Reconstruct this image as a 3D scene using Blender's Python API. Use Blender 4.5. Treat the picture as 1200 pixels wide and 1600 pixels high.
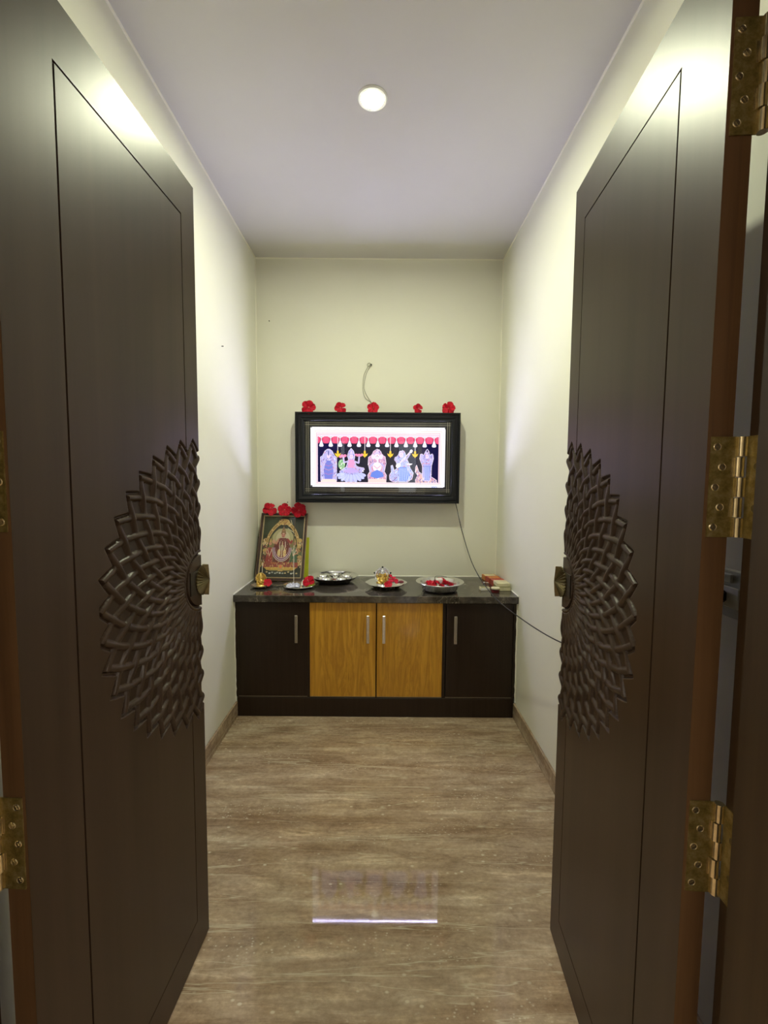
import bpy, math, random
import numpy as np
from mathutils import Vector, Matrix

for o in list(bpy.data.objects):
    bpy.data.objects.remove(o)
S = bpy.context.scene
COL = S.collection
PI = math.pi

# ------------------------------------------------------------------ camera, light, exposure
PITCH, YAW, ROLL, CAM_Z = 0.0699, 0.0006, 0.0074, 1.3502
cp, sp, cy_, sy_, cr, sr = (math.cos(PITCH), math.sin(PITCH), math.cos(YAW), math.sin(YAW), math.cos(ROLL), math.sin(ROLL))
fwd = Vector((sy_*cp, cy_*cp, -sp)); rt = Vector((cy_, -sy_, 0)); up = rt.cross(fwd)
r_ = rt*cr + up*sr; u_ = up*cr - rt*sr
cam_data = bpy.data.cameras.new('camera')
cam_data.sensor_fit = 'VERTICAL'; cam_data.sensor_height = 24.0; cam_data.lens = 689.8/1600*24
cam_data.clip_start = 0.02
cam = bpy.data.objects.new('camera', cam_data); COL.objects.link(cam)
m = Matrix((r_, u_, -fwd)).transposed().to_4x4(); m.translation = (0, 0, CAM_Z)
cam.matrix_world = m
S.camera = cam
S.view_settings.view_transform = 'Standard'; S.view_settings.look = 'None'
S.view_settings.gamma = 1.0; S.view_settings.use_curve_mapping = False
S.view_settings.exposure = 0.2
W = bpy.data.worlds.new('world'); S.world = W; W.use_nodes = True
W.node_tree.nodes['Background'].inputs[0].default_value = (0.6, 0.65, 0.7, 1)
W.node_tree.nodes['Background'].inputs[1].default_value = 0.3

DOWN_L, DOWN_C = 1100.0, (0.97, 1.0, 0.71)     # the recessed ceiling lamp
PANEL_L, PANEL_C = 1.12, (0.93, 0.88, 1.0)     # the backlit picture
STRIP_L, STRIP_C = 850.0, (0.62, 0.61, 1.0)   # led strips round the picture
HALL_L = 290.0                                  # the hall's far lamp and the two added fill lamps
WINDOW_L = 2.5                                # daylight in the hall windows

# room measures
XL, XR, YB, YF, H = -0.840, 0.760, 2.945, 0.635, 2.776
YC, ZC = 2.428, 0.7084
GF = 2.83                                     # front plane of the backlit picture

# ------------------------------------------------------------------ materials
def new_mat(name):
    mt = bpy.data.materials.new(name); mt.use_nodes = True
    nt = mt.node_tree; b = nt.nodes['Principled BSDF']
    return mt, nt, b
def setc(b, c, rough=0.5, metal=0.0, coat=0.0, spec=0.5, coat_rough=0.1):
    b.inputs['Base Color'].default_value = (*c, 1); b.inputs['Roughness'].default_value = rough
    b.inputs['Metallic'].default_value = metal; b.inputs['Coat Weight'].default_value = coat
    b.inputs['Coat Roughness'].default_value = coat_rough
    b.inputs['Specular IOR Level'].default_value = spec
def coords(nt, scale=(1, 1, 1)):
    tc = nt.nodes.new('ShaderNodeNewGeometry'); mp = nt.nodes.new('ShaderNodeMapping')
    mp.inputs['Scale'].default_value = scale
    nt.links.new(tc.outputs['Position'], mp.inputs['Vector'])
    return mp.outputs['Vector']
def noise(nt, vec, scale, detail=4, rough=0.55, dist=0.0):
    n = nt.nodes.new('ShaderNodeTexNoise'); n.inputs['Scale'].default_value = scale
    n.inputs['Detail'].default_value = detail; n.inputs['Roughness'].default_value = rough
    n.inputs['Distortion'].default_value = dist
    nt.links.new(vec, n.inputs['Vector']); return n.outputs['Fac']
def ramp(nt, fac, stops):
    r = nt.nodes.new('ShaderNodeValToRGB'); e = r.color_ramp.elements
    e[0].position, e[0].color = stops[0][0], (*stops[0][1], 1)
    e[1].position, e[1].color = stops[-1][0], (*stops[-1][1], 1)
    for p, c in stops[1:-1]:
        q = e.new(p); q.color = (*c, 1)
    nt.links.new(fac, r.inputs['Fac']); return r.outputs['Color']
def mixc(nt, fac, a, b, mode='MIX'):
    x = nt.nodes.new('ShaderNodeMix'); x.data_type = 'RGBA'; x.blend_type = mode
    if isinstance(fac, (int, float)): x.inputs[0].default_value = fac
    else: nt.links.new(fac, x.inputs[0])
    for i, v in ((6, a), (7, b)):
        if isinstance(v, tuple): x.inputs[i].default_value = (*v, 1)
        else: nt.links.new(v, x.inputs[i])
    return x.outputs[2]
def bump(nt, b, fac, strength=0.1, dist=0.002):
    n = nt.nodes.new('ShaderNodeBump'); n.inputs['Strength'].default_value = strength
    n.inputs['Distance'].default_value = dist
    nt.links.new(fac, n.inputs['Height']); nt.links.new(n.outputs['Normal'], b.inputs['Normal'])
def plain(name, c, rough=0.5, metal=0.0, coat=0.0, var=0.06, scale=30, spec=0.5):
    mt, nt, b = new_mat(name); setc(b, c, rough, metal, coat, spec)
    f = noise(nt, coords(nt), scale)
    lo = tuple(v*(1-var) for v in c); hi = tuple(min(1, v*(1+var)) for v in c)
    nt.links.new(ramp(nt, f, [(0.3, lo), (0.7, hi)]), b.inputs['Base Color'])
    return mt
def m_paint(name, c, rough=0.6):
    mt, nt, b = new_mat(name); setc(b, c, rough, spec=0.3)
    v = coords(nt); f = noise(nt, v, 3, 3)
    nt.links.new(ramp(nt, f, [(0.3, tuple(x*0.975 for x in c)), (0.7, c)]), b.inputs['Base Color'])
    bump(nt, b, noise(nt, v, 60, 3), 0.05, 0.001); return mt
def m_wood(name, dark, light, scale=(30, 30, 1.2), rough=0.35, coat=0.0, bs=0.05, contrast=(0.3, 0.7), coat_rough=0.15, spec=0.23):
    mt, nt, b = new_mat(name); setc(b, dark, rough, coat=coat, coat_rough=coat_rough)
    v = coords(nt, scale); f = noise(nt, v, 1.0, 6, 0.6, 0.6)
    nt.links.new(ramp(nt, f, [(contrast[0], dark), (contrast[1], light)]), b.inputs['Base Color'])
    b.inputs['Specular IOR Level'].default_value = spec
    bump(nt, b, f, bs, 0.001); return mt
def m_emit(name, c, L):
    mt = bpy.data.materials.new(name); mt.use_nodes = True; nt = mt.node_tree
    nt.nodes.remove(nt.nodes['Principled BSDF'])
    e = nt.nodes.new('ShaderNodeEmission'); e.inputs[0].default_value = (*c, 1); e.inputs[1].default_value = L
    nt.links.new(e.outputs[0], nt.nodes['Material Output'].inputs[0]); return mt
def m_colattr(name, emit=None, rough=0.35, coat=0.0):
    mt, nt, b = new_mat(name); setc(b, (0, 0, 0), rough, coat=coat)
    a = nt.nodes.new('ShaderNodeAttribute'); a.attribute_name = 'Col'
    if emit is None:
        nt.links.new(a.outputs['Color'], b.inputs['Base Color'])
    else:
        nt.links.new(a.outputs['Color'], b.inputs['Emission Color']); b.inputs['Emission Strength'].default_value = emit; b.inputs['Specular IOR Level'].default_value = 0.0
    return mt

M = {}
M['wall'] = m_paint('wall_paint', (0.80, 0.79, 0.68))
M['ceiling'] = m_paint('ceiling_paint', (0.64, 0.62, 0.59))
M['beading'] = m_paint('beading_paint', (0.86, 0.84, 0.72), 0.45)
M['caulk'] = plain('white_caulk', (0.85, 0.84, 0.78), 0.4)
M['door'] = m_wood('door_veneer', (0.030, 0.0175, 0.0105), (0.046, 0.028, 0.018), (14, 14, 0.5), 0.37, 0.0, 0.0, spec=0.26)
M['edge'] = m_wood('door_edge_wood', (0.075, 0.038, 0.017), (0.125, 0.068, 0.030), (40, 40, 1.0), 0.4, 0.2, 0.04)
M['jamb'] = m_wood('jamb_wood', (0.030, 0.016, 0.007), (0.045, 0.026, 0.012), (40, 40, 0.8), 0.4, 0.2, 0.03)
M['wenge'] = m_wood('wenge_laminate', (0.020, 0.0115, 0.0075), (0.030, 0.018, 0.012), (60, 60, 2.0), 0.33, 0.1, 0.02)
M['black'] = plain('black_lacquer', (0.009, 0.010, 0.013), 0.30, 0, 0.0, spec=0.3)
M['matt_black'] = plain('matt_black', (0.008, 0.008, 0.009), 0.6)
M['mount'] = plain('dark_handle_mount', (0.02, 0.014, 0.008), 0.45, 0.3)
M['steel'] = plain('stainless_steel', (0.78, 0.78, 0.78), 0.18, 1.0, var=0.03)
M['chrome'] = plain('satin_chrome', (0.66, 0.62, 0.58), 0.25, 1.0, var=0.03)
M['edge_strip'] = plain('pale_edging', (0.33, 0.28, 0.22), 0.35, 0.6)
M['silver'] = plain('silver', (0.82, 0.82, 0.88), 0.2, 0.9, var=0.1, scale=300)
M['gold'] = plain('gold_foil', (0.80, 0.55, 0.16), 0.28, 0.9, var=0.3, scale=260)
M['red'] = plain('hibiscus_red', (0.50, 0.004, 0.022), 0.6, var=0.35, scale=60, spec=0.25)
M['deepred'] = plain('dark_red', (0.16, 0.015, 0.02), 0.5, var=0.2, scale=60)
M['stamen'] = plain('stamen_pink', (0.75, 0.10, 0.12), 0.5)
M['green'] = plain('calyx_green', (0.10, 0.20, 0.03), 0.5)
M['white_wax'] = plain('white_wax', (0.85, 0.84, 0.78), 0.4)
M['cream'] = plain('cream_board', (0.72, 0.66, 0.44), 0.55, var=0.15)
M['orange'] = plain('orange_board', (0.60, 0.22, 0.05), 0.5, var=0.3, scale=90)
M['redbox'] = plain('red_board', (0.42, 0.06, 0.035), 0.5, var=0.3, scale=90)
M['olive'] = plain('olive_board', (0.22, 0.20, 0.07), 0.55)
M['limegreen'] = plain('lime_board', (0.50, 0.52, 0.02), 0.5)
M['incense'] = plain('incense_paste', (0.10, 0.07, 0.045), 0.8)
M['bamboo'] = plain('bamboo_stick', (0.88, 0.84, 0.74), 0.5)
M['cord'] = plain('black_cable', (0.010, 0.010, 0.011), 0.4)
M['string'] = plain('grey_string', (0.30, 0.29, 0.22), 0.8)
M['plastic'] = plain('grey_plastic', (0.50, 0.52, 0.47), 0.35)
M['lamp_ring'] = plain('white_enamel', (0.86, 0.86, 0.84), 0.35)
M['packet'] = plain('lavender_packet', (0.55, 0.56, 0.85), 0.3, 0.3, var=0.5, scale=110)
M['lamp'] = m_emit('downlight_lens', DOWN_C, DOWN_L)
M['led'] = m_emit('led_beads', STRIP_C, STRIP_L)
M['led_soft'] = m_emit('soft_led_beads', STRIP_C, STRIP_L*0.12)
M['hall_and_fill'] = m_emit('hall_and_fill_glass', (1.0, 0.93, 0.80), HALL_L)
M['daylight'] = m_emit('hall_daylight', (0.90, 0.95, 1.0), WINDOW_L)
M['hallwall'] = m_paint('hall_paint', (0.62, 0.58, 0.48))
M['panel'] = m_colattr('backlit_print', PANEL_L, 0.3)
M['print'] = m_colattr('printed_paper', None, 0.6, 0.0)
M['mat'] = m_colattr('black_glass_border', None, 0.3, 0.0)
# brass
mt, nt, b = new_mat('aged_brass'); setc(b, (0.45, 0.33, 0.12), 0.34, 0.70)
f = noise(nt, coords(nt), 70, 5, 0.7)
nt.links.new(ramp(nt, f, [(0.3, (0.14, 0.105, 0.028)), (0.5, (0.27, 0.205, 0.066)), (0.75, (0.42, 0.35, 0.17))]), b.inputs['Base Color'])
bump(nt, b, f, 0.15, 0.001); M['brass'] = mt
M['knuckle'] = plain('polished_brass', (0.62, 0.53, 0.34), 0.22, 0.95, var=0.2, scale=50)
M['antique'] = plain('antique_brass', (0.17, 0.14, 0.072), 0.38, 0.9, var=0.25, scale=90)
# thin clear glass that lets the lamps through
def m_glass(name, tint=(1, 1, 1), ior=1.45):
    mt = bpy.data.materials.new(name); mt.use_nodes = True; nt = mt.node_tree
    nt.nodes.remove(nt.nodes['Principled BSDF'])
    tr = nt.nodes.new('ShaderNodeBsdfTransparent'); tr.inputs[0].default_value = (*tint, 1)
    gl = nt.nodes.new('ShaderNodeBsdfGlossy'); gl.inputs['Roughness'].default_value = 0.02
    fr = nt.nodes.new('ShaderNodeLayerWeight'); fr.inputs[0].default_value = 0.5
    pw = nt.nodes.new('ShaderNodeMath'); pw.operation = 'POWER'; pw.inputs[1].default_value = 5.0
    ad = nt.nodes.new('ShaderNodeMath'); ad.operation = 'MULTIPLY_ADD'; ad.inputs[1].default_value = 0.8; ad.inputs[2].default_value = 0.02
    nt.links.new(fr.outputs['Facing'], pw.inputs[0]); nt.links.new(pw.outputs[0], ad.inputs[0])
    mx = nt.nodes.new('ShaderNodeMixShader')
    nt.links.new(ad.outputs[0], mx.inputs[0]); nt.links.new(tr.outputs[0], mx.inputs[1]); nt.links.new(gl.outputs[0], mx.inputs[2])
    nt.links.new(mx.outputs[0], nt.nodes['Material Output'].inputs[0]); return mt
M['glass'] = m_glass('picture_glass')
M['jar_glass'] = m_glass('jar_glass', (0.75, 0.72, 0.68))
# oak
mt, nt, b = new_mat('oak_laminate'); setc(b, (0.5, 0.27, 0.05), 0.35, coat=0.15)
v = coords(nt, (9, 9, 1.0)); f1 = noise(nt, v, 1.3, 7, 0.62, 2.2)
v2 = coords(nt, (120, 120, 3.0)); f2 = noise(nt, v2, 1.0, 4, 0.6)
c1 = ramp(nt, f1, [(0.28, (0.33, 0.145, 0.011)), (0.42, (0.66, 0.34, 0.028)), (0.50, (0.50, 0.235, 0.018)), (0.60, (0.69, 0.36, 0.034)), (0.76, (0.76, 0.43, 0.06))])
c2 = ramp(nt, f2, [(0.3, (0.72, 0.68, 0.60)), (0.7, (1, 1, 1))])
nt.links.new(mixc(nt, 0.7, c1, c2, 'MULTIPLY'), b.inputs['Base Color']); M['oak'] = mt
# black marble
mt, nt, b = new_mat('black_marble'); setc(b, (0.03, 0.025, 0.02), 0.07)
v = coords(nt); f1 = noise(nt, v, 9, 8, 0.6, 1.6)
base = ramp(nt, noise(nt, v, 22, 8, 0.65, 0.5), [(0.3, (0.020, 0.016, 0.012)), (0.55, (0.060, 0.050, 0.040)), (0.8, (0.15, 0.125, 0.10))])
vein = ramp(nt, f1, [(0.485, (0, 0, 0)), (0.497, (1, 1, 1)), (0.509, (0, 0, 0))])
veinmask = ramp(nt, noise(nt, v, 5, 2), [(0.50, (0, 0, 0)), (0.64, (0.8, 0.8, 0.8))])
vm = mixc(nt, 1.0, vein, veinmask, 'MULTIPLY')
nt.links.new(mixc(nt, vm, base, (0.55, 0.48, 0.38)), b.inputs['Base Color']); M['marble'] = mt
# travertine
def m_trav(name, k=1.0, axis='x'):
    mt, nt, b = new_mat(name); setc(b, (0.3, 0.22, 0.14), 0.13, spec=0.42)
    v = coords(nt, (1.1, 9, 9) if axis == 'x' else (9, 1.1, 9))
    f1 = noise(nt, v, 1.3, 8, 0.62, 0.7)
    vv = coords(nt, (1.5, 13, 13) if axis == 'x' else (13, 1.5, 13))
    f2 = noise(nt, vv, 1.5, 9, 0.72, 1.0)
    q = lambda c: tuple(x*k for x in c)
    c1 = ramp(nt, f1, [(0.28, q((0.20, 0.130, 0.080))), (0.44, q((0.295, 0.212, 0.142))), (0.58, q((0.36, 0.275, 0.195))), (0.76, q((0.50, 0.415, 0.315)))])
    c2 = ramp(nt, f2, [(0.32, (0.62, 0.58, 0.54)), (0.45, (0.93, 0.92, 0.91)), (0.56, (1.0, 1.0, 1.0)), (0.66, (1.42, 1.45, 1.45))])
    c = mixc(nt, 0.85, c1, c2, 'MULTIPLY')
    # fine mottling, small pale fossils
    v3 = coords(nt, (1, 1.6, 1))
    c = mixc(nt, 0.8, c, ramp(nt, noise(nt, v3, 55, 5, 0.7), [(0.3, (0.70, 0.68, 0.66)), (0.7, (1.2, 1.2, 1.2))]), 'MULTIPLY')
    c = mixc(nt, 0.9, c, ramp(nt, noise(nt, coords(nt, (1, 2.2, 1)), 7, 7, 0.7, 0.8), [(0.32, (0.74, 0.71, 0.68)), (0.5, (1, 1, 1)), (0.70, (1.28, 1.32, 1.28))]), 'MULTIPLY')
    vo = nt.nodes.new('ShaderNodeTexVoronoi'); vo.inputs['Scale'].default_value = 26
    vo.inputs['Randomness'].default_value = 1.0; nt.links.new(v3, vo.inputs['Vector'])
    sp_ = ramp(nt, vo.outputs['Distance'], [(0.10, (1, 1, 1)), (0.20, (0, 0, 0))])
    wn = ramp(nt, vo.outputs['Color'], [(0.55, (0, 0, 0)), (0.62, (0.75, 0.75, 0.75))])
    vp = nt.nodes.new('ShaderNodeTexVoronoi'); vp.inputs['Scale'].default_value = 75; nt.links.new(v3, vp.inputs['Vector'])
    sp2 = mixc(nt, 1.0, ramp(nt, vp.outputs['Distance'], [(0.15, (1, 1, 1)), (0.32, (0, 0, 0))]), ramp(nt, vp.outputs['Color'], [(0.50, (0, 0, 0)), (0.60, (0.8, 0.8, 0.8))]), 'MULTIPLY')
    ar2 = ramp(nt, noise(nt, coords(nt, (0.7, 3.4, 1)), 2.3, 4), [(0.50, (0, 0, 0)), (0.62, (1, 1, 1))])
    c = mixc(nt, mixc(nt, 1.0, sp2, ar2, 'MULTIPLY'), c, q((0.54, 0.48, 0.37)))
    area = ramp(nt, noise(nt, coords(nt, (0.6, 2.6, 1)), 1.7, 2), [(0.42, (0, 0, 0)), (0.58, (1, 1, 1))])
    fac = mixc(nt, 1.0, mixc(nt, 1.0, sp_, wn, 'MULTIPLY'), area, 'MULTIPLY')
    c = mixc(nt, fac, c, q((0.56, 0.50, 0.38)))
    v5 = coords(nt, (0.45, 8, 8) if axis == 'x' else (8, 0.45, 8))
    f5 = noise(nt, v5, 1.5, 5, 0.5, 0.3)
    ln = ramp(nt, f5, [(0.493, (0, 0, 0)), (0.5, (0.7, 0.7, 0.7)), (0.507, (0, 0, 0))])
    c = mixc(nt, ln, c, q((0.50, 0.44, 0.32)))
    nt.links.new(c, b.inputs['Base Color'])
    rr = ramp(nt, f2, [(0.3, (0.040,)*3), (0.7, (0.022,)*3)])
    nt.links.new(rr, b.inputs['Roughness'])
    return mt
M['trav'] = m_trav('travertine', 1.28); M['skirt'] = m_trav('travertine_skirting', 1.12, 'y')

# ------------------------------------------------------------------ mesh helpers
class MB:
    def __init__(s): s.v = []; s.f = []; s.c = []; s.col = None
    def add(s, vs, fs, col=None):
        n = len(s.v); s.v += [tuple(v) for v in vs]; s.f += [tuple(i+n for i in f) for f in fs]
        s.c += [col or s.col or (1, 1, 1)]*len(fs); return s
    def box(s, a, b, bev=0.0, col=None):
        x0, y0, z0 = [min(p, q) for p, q in zip(a, b)]; x1, y1, z1 = [max(p, q) for p, q in zip(a, b)]
        if bev <= 0:
            vs = [(x, y, z) for z in (z0, z1) for y in (y0, y1) for x in (x0, x1)]
            return s.add(vs, [(0, 2, 3, 1), (4, 5, 7, 6), (0, 1, 5, 4), (2, 6, 7, 3), (0, 4, 6, 2), (1, 3, 7, 5)], col)
        e = min(bev, (x1-x0)/2.01, (y1-y0)/2.01, (z1-z0)/2.01)
        lo, hi = (x0, y0, z0), (x1, y1, z1); vs = []; idx = {}
        for cx in (0, 1):
            for cy in (0, 1):
                for cz in (0, 1):
                    c = (cx, cy, cz)
                    for ax in range(3):
                        p = [(hi if c[k] else lo)[k] + (0 if k == ax else (-e if c[k] else e)) for k in range(3)]
                        idx[(c, ax)] = len(vs); vs.append(tuple(p))
        fs = []
        def quad(keys, nrm):
            q = [idx[k] for k in keys]
            a_, b_, c_ = [Vector(vs[i]) for i in q[:3]]
            if (b_-a_).cross(c_-b_).dot(Vector(nrm)) < 0: q.reverse()
            fs.append(tuple(q))
        for ax in range(3):
            o1, o2 = [k for k in range(3) if k != ax]
            for sd in (0, 1):
                ks = []
                for (p, q) in ((0, 0), (1, 0), (1, 1), (0, 1)):
                    c = [0, 0, 0]; c[ax] = sd; c[o1] = p; c[o2] = q; ks.append((tuple(c), ax))
                n = [0, 0, 0]; n[ax] = 1 if sd else -1; quad(ks, n)
            for p in (0, 1):
                for q in (0, 1):
                    c0 = [0, 0, 0]; c1 = [0, 0, 0]; c0[o1] = c1[o1] = p; c0[o2] = c1[o2] = q; c1[ax] = 1
                    c0, c1 = tuple(c0), tuple(c1); n = [0, 0, 0]; n[o1] = 2*p-1; n[o2] = 2*q-1
                    quad([(c0, o1), (c1, o1), (c1, o2), (c0, o2)], n)
        for cx in (0, 1):
            for cy in (0, 1):
                for cz in (0, 1):
                    c = (cx, cy, cz); quad([(c, 0), (c, 1), (c, 2)], (2*cx-1, 2*cy-1, 2*cz-1))
        return s.add(vs, fs, col)
    def tube(s, pts, rad, n=10, caps=True, col=None):
        pts = [Vector(p) for p in pts]
        if not isinstance(rad, (list, tuple)): rad = [rad]*len(pts)
        vs = []; prev = None
        for i, p in enumerate(pts):
            t = (pts[min(i+1, len(pts)-1)]-pts[max(i-1, 0)]).normalized()
            if prev is None:
                a = Vector((0, 0, 1)) if abs(t.z) < 0.9 else Vector((1, 0, 0)); a = (a-t*a.dot(t)).normalized()
            else: a = (prev-t*prev.dot(t)).normalized()
            prev = a; b_ = t.cross(a)
            for k in range(n):
                w = 2*PI*k/n; vs.append(p+(a*math.cos(w)+b_*math.sin(w))*rad[i])
        fs = [(i*n+k, i*n+(k+1) % n, (i+1)*n+(k+1) % n, (i+1)*n+k) for i in range(len(pts)-1) for k in range(n)]
        if caps: fs += [tuple(reversed(range(n))), tuple((len(pts)-1)*n+k for k in range(n))]
        return s.add(vs, fs, col)
    def lathe(s, prof, n=48, center=(0, 0, 0), ax='z', col=None, shape=None):
        vs = []; cx, cy, cz = center
        for (r, z) in prof:
            for k in range(n):
                w = 2*PI*k/n; rr = r*(shape(w) if shape else 1)
                x, y = rr*math.cos(w), rr*math.sin(w)
                vs.append((cx+x, cy+y, cz+z) if ax == 'z' else (cx+x, cy+z, cz+y) if ax == 'y' else (cx+z, cy+x, cz+y))
        fs = [(i*n+k, i*n+(k+1) % n, (i+1)*n+(k+1) % n, (i+1)*n+k) for i in range(len(prof)-1) for k in range(n)]
        return s.add(vs, fs, col)
    def ball(s, c, r, n=12, m=8, col=None):
        if not isinstance(r, (tuple, list)): r = (r, r, r)
        vs = [(c[0], c[1], c[2]-r[2])]
        for j in range(1, m):
            w = PI*j/m-PI/2
            for k in range(n):
                t = 2*PI*k/n; vs.append((c[0]+r[0]*math.cos(w)*math.cos(t), c[1]+r[1]*math.cos(w)*math.sin(t), c[2]+r[2]*math.sin(w)))
        vs.append((c[0], c[1], c[2]+r[2])); L = len(vs)-1
        fs = [(0, 1+(k+1) % n, 1+k) for k in range(n)]
        fs += [(1+j*n+k, 1+j*n+(k+1) % n, 1+(j+1)*n+(k+1) % n, 1+(j+1)*n+k) for j in range(m-2) for k in range(n)]
        fs += [(1+(m-2)*n+k, 1+(m-2)*n+(k+1) % n, L) for k in range(n)]
        return s.add(vs, fs, col)
    def frame(s, x0, x1, z0, z1, prof, col=None):
        """mitred moulding in the xz plane; prof = [(inset, y), ...] closed loop"""
        vs = []; n = len(prof)
        for (cx, cz, sx, sz) in ((x0, z0, 1, 1), (x1, z0, -1, 1), (x1, z1, -1, -1), (x0, z1, 1, -1)):
            for (i, y) in prof: vs.append((cx+sx*i, y, cz+sz*i))
        fs = [(c*n+k, ((c+1) % 4)*n+k, ((c+1) % 4)*n+(k+1) % n, c*n+(k+1) % n) for c in range(4) for k in range(n)]
        return s.add(vs, fs, col)
    def build(s, name, mat, parent=None, org=(0, 0, 0), smooth=False, fix=True, attr=False):
        me = bpy.data.meshes.new(name)
        vs = [(x-org[0], y-org[1], z-org[2]) for x, y, z in s.v]
        me.from_pydata(vs, [], s.f); me.update()
        if attr:
            a = me.color_attributes.new('Col', 'FLOAT_COLOR', 'CORNER')
            arr = []
            for p, c in zip(me.polygons, s.c): arr += [c[0], c[1], c[2], 1.0]*p.loop_total
            a.data.foreach_set('color', arr)
        if fix:
            import bmesh
            bm = bmesh.new(); bm.from_mesh(me); bmesh.ops.recalc_face_normals(bm, faces=bm.faces); bm.to_mesh(me); bm.free()
        me.materials.append(mat)
        if smooth:
            me.shade_smooth()
            if smooth != 'full': me.set_sharp_from_angle(angle=math.radians(38))
        o = bpy.data.objects.new(name, me); COL.objects.link(o)
        if parent is not None: o.parent = parent
        else: o.location = org
        return o
def tag(o, label=None, cat=None, group=None, kind=None):
    if label: o['label'] = label
    if cat: o['category'] = cat
    if group: o['group'] = group
    if kind: o['kind'] = kind
    return o
def empty(name, loc=(0, 0, 0), rot=(0, 0, 0)):
    o = bpy.data.objects.new(name, None); COL.objects.link(o); o.location = loc; o.rotation_euler = rot
    o.empty_display_size = 0.05; return o
def struct(o, label, cat): return tag(o, label, cat, kind='structure')
def copy_tree(o, parent=None):
    c = o.copy(); COL.objects.link(c); c.parent = parent
    for ch in [k for k in COL.objects if k.parent == o]: copy_tree(ch, c)
    return c

# ------------------------------------------------------------------ the room
T = 0.12
mb = MB().box((XL-2.4, -8.2, -0.06), (XR+2.4, YB+T, 0.0))
struct(mb.build('floor', M['trav']), 'polished brown travertine floor with pale streaks', 'floor')
mb = MB().box((XL-2.4, -8.2, H), (XR+2.4, YB+T, H+0.08))
struct(mb.build('ceiling', M['ceiling']), 'plain pale ceiling with one recessed lamp', 'ceiling')
struct(MB().box((XL, YB, 0), (XR, YB+T, H)).build('wall_back', M['wall']), 'pale cream wall behind the lit picture', 'wall')
struct(MB().box((XL-T, YF-0.05, 0), (XL, YB+T, H)).build('wall_left', M['wall']), 'cream side wall behind the left door', 'wall')
struct(MB().box((XR, YF-0.05, 0), (XR+T, YB+T, H)).build('wall_right', M['wall']), 'cream side wall with the socket, behind the right door', 'wall')
# door wall with its opening
JL, JR, DH = -0.593, 0.520, 2.13
mb = MB().box((XL-2.4, 0.48, 0), (JL-0.06, YF-0.012, H)).box((JR+0.06, 0.48, 0), (XR+2.4, YF-0.012, H)).box((JL-0.06, 0.48, DH+0.065), (JR+0.06, YF-0.012, H))
struct(mb.build('wall_front', M['hallwall']), 'wall round the double door opening', 'wall')
# hall behind the viewer (seen in the picture glass)
mb = MB().box((XL-2.52, -8.2, 0), (XL-2.4, 0.48, H)); struct(mb.build('wall_hall_left', M['hallwall']), 'hall wall left of the doorway', 'wall')
mb = MB().box((XR+2.4, -8.2, 0), (XR+2.52, 0.48, H)); struct(mb.build('wall_hall_right', M['hallwall']), 'hall wall right of the doorway', 'wall')
mb = MB()
WIN = [(0.42, 1.03, 0.97, 2.62), (-1.39, -1.19, 0.97, 2.62)]
xs = [XL-2.4, -1.39, -1.19, 0.42, 1.03, XR+2.4]
for i in range(5):
    if i in (1, 3):
        mb.box((xs[i], -8.2, 0), (xs[i+1], -8.08, 0.97)); mb.box((xs[i], -8.2, 2.62), (xs[i+1], -8.08, H))
    else: mb.box((xs[i], -8.2, 0), (xs[i+1], -8.08, H))
struct(mb.build('wall_hall_back', M['hallwall']), 'far hall wall with two tall windows', 'wall')
for k, (a, b_, c, d) in enumerate(WIN):
    w = MB().box((a, -8.19, c), (b_, -8.17, d)).build('window_%d' % (k+1), M['daylight'])
    struct(w, 'tall bright hall window' if k == 0 else 'narrow bright hall window', 'window')
    MB().frame(a, b_, c, d, [(0, -8.17), (0, -8.09), (0.035, -8.09), (0.035, -8.17)]).build('window_frame', M['jamb'], w)
for k, (lx, ly, lab) in enumerate(((0.785, -6.95, 'round lit lamp on the far end of the hall ceiling'), (-2.45, -1.1, 'round fill lamp added on the hall ceiling left of the doorway'), (2.35, -1.1, 'round fill lamp added on the hall ceiling right of the doorway'))):  # far lamp mirrors in the glass; side pair added to brighten the door edges
    hl = MB().lathe([(0.001, 0), (0.12, 0), (0.14, 0.012), (0.14, 0.03), (0.001, 0.03)], 32, (lx, ly, H-0.034)).build('hall_and_fill_lamp', M['hall_and_fill'], None, (lx, ly, H))
    tag(hl, lab, 'lamp')
# skirting
SK = 0.0865
struct(MB().box((XL, YF, 0), (XL+0.012, YC+0.018, SK), 0.002).build('baseboard_left', M['skirt']), 'stone skirting along the left wall', 'skirting')
struct(MB().box((XR-0.012, YF, 0), (XR, YC+0.018, SK), 0.002).build('baseboard_right', M['skirt']), 'stone skirting along the right wall', 'skirting')
# thin paint beading in the corners
def beading(name, a, b_, lab):
    struct(MB().tube([a, b_], 0.006, 8).build(name, M['beading'], smooth=True), lab, 'trim')
beading('trim_1', (XL, YB, ZC+0.01), (XL, YB, H), 'pale beading in the back left corner')
beading('trim_2', (XR, YB, ZC+0.01), (XR, YB, H), 'pale beading in the back right corner')
beading('trim_3', (XL, YB, H), (XR, YB, H), 'pale beading where back wall meets ceiling')
beading('trim_4', (XL, YF, H), (XL, YB, H), 'pale beading along the ceiling on the left')
beading('trim_5', (XR, YF, H), (XR, YB, H), 'pale beading along the ceiling on the right')

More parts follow.
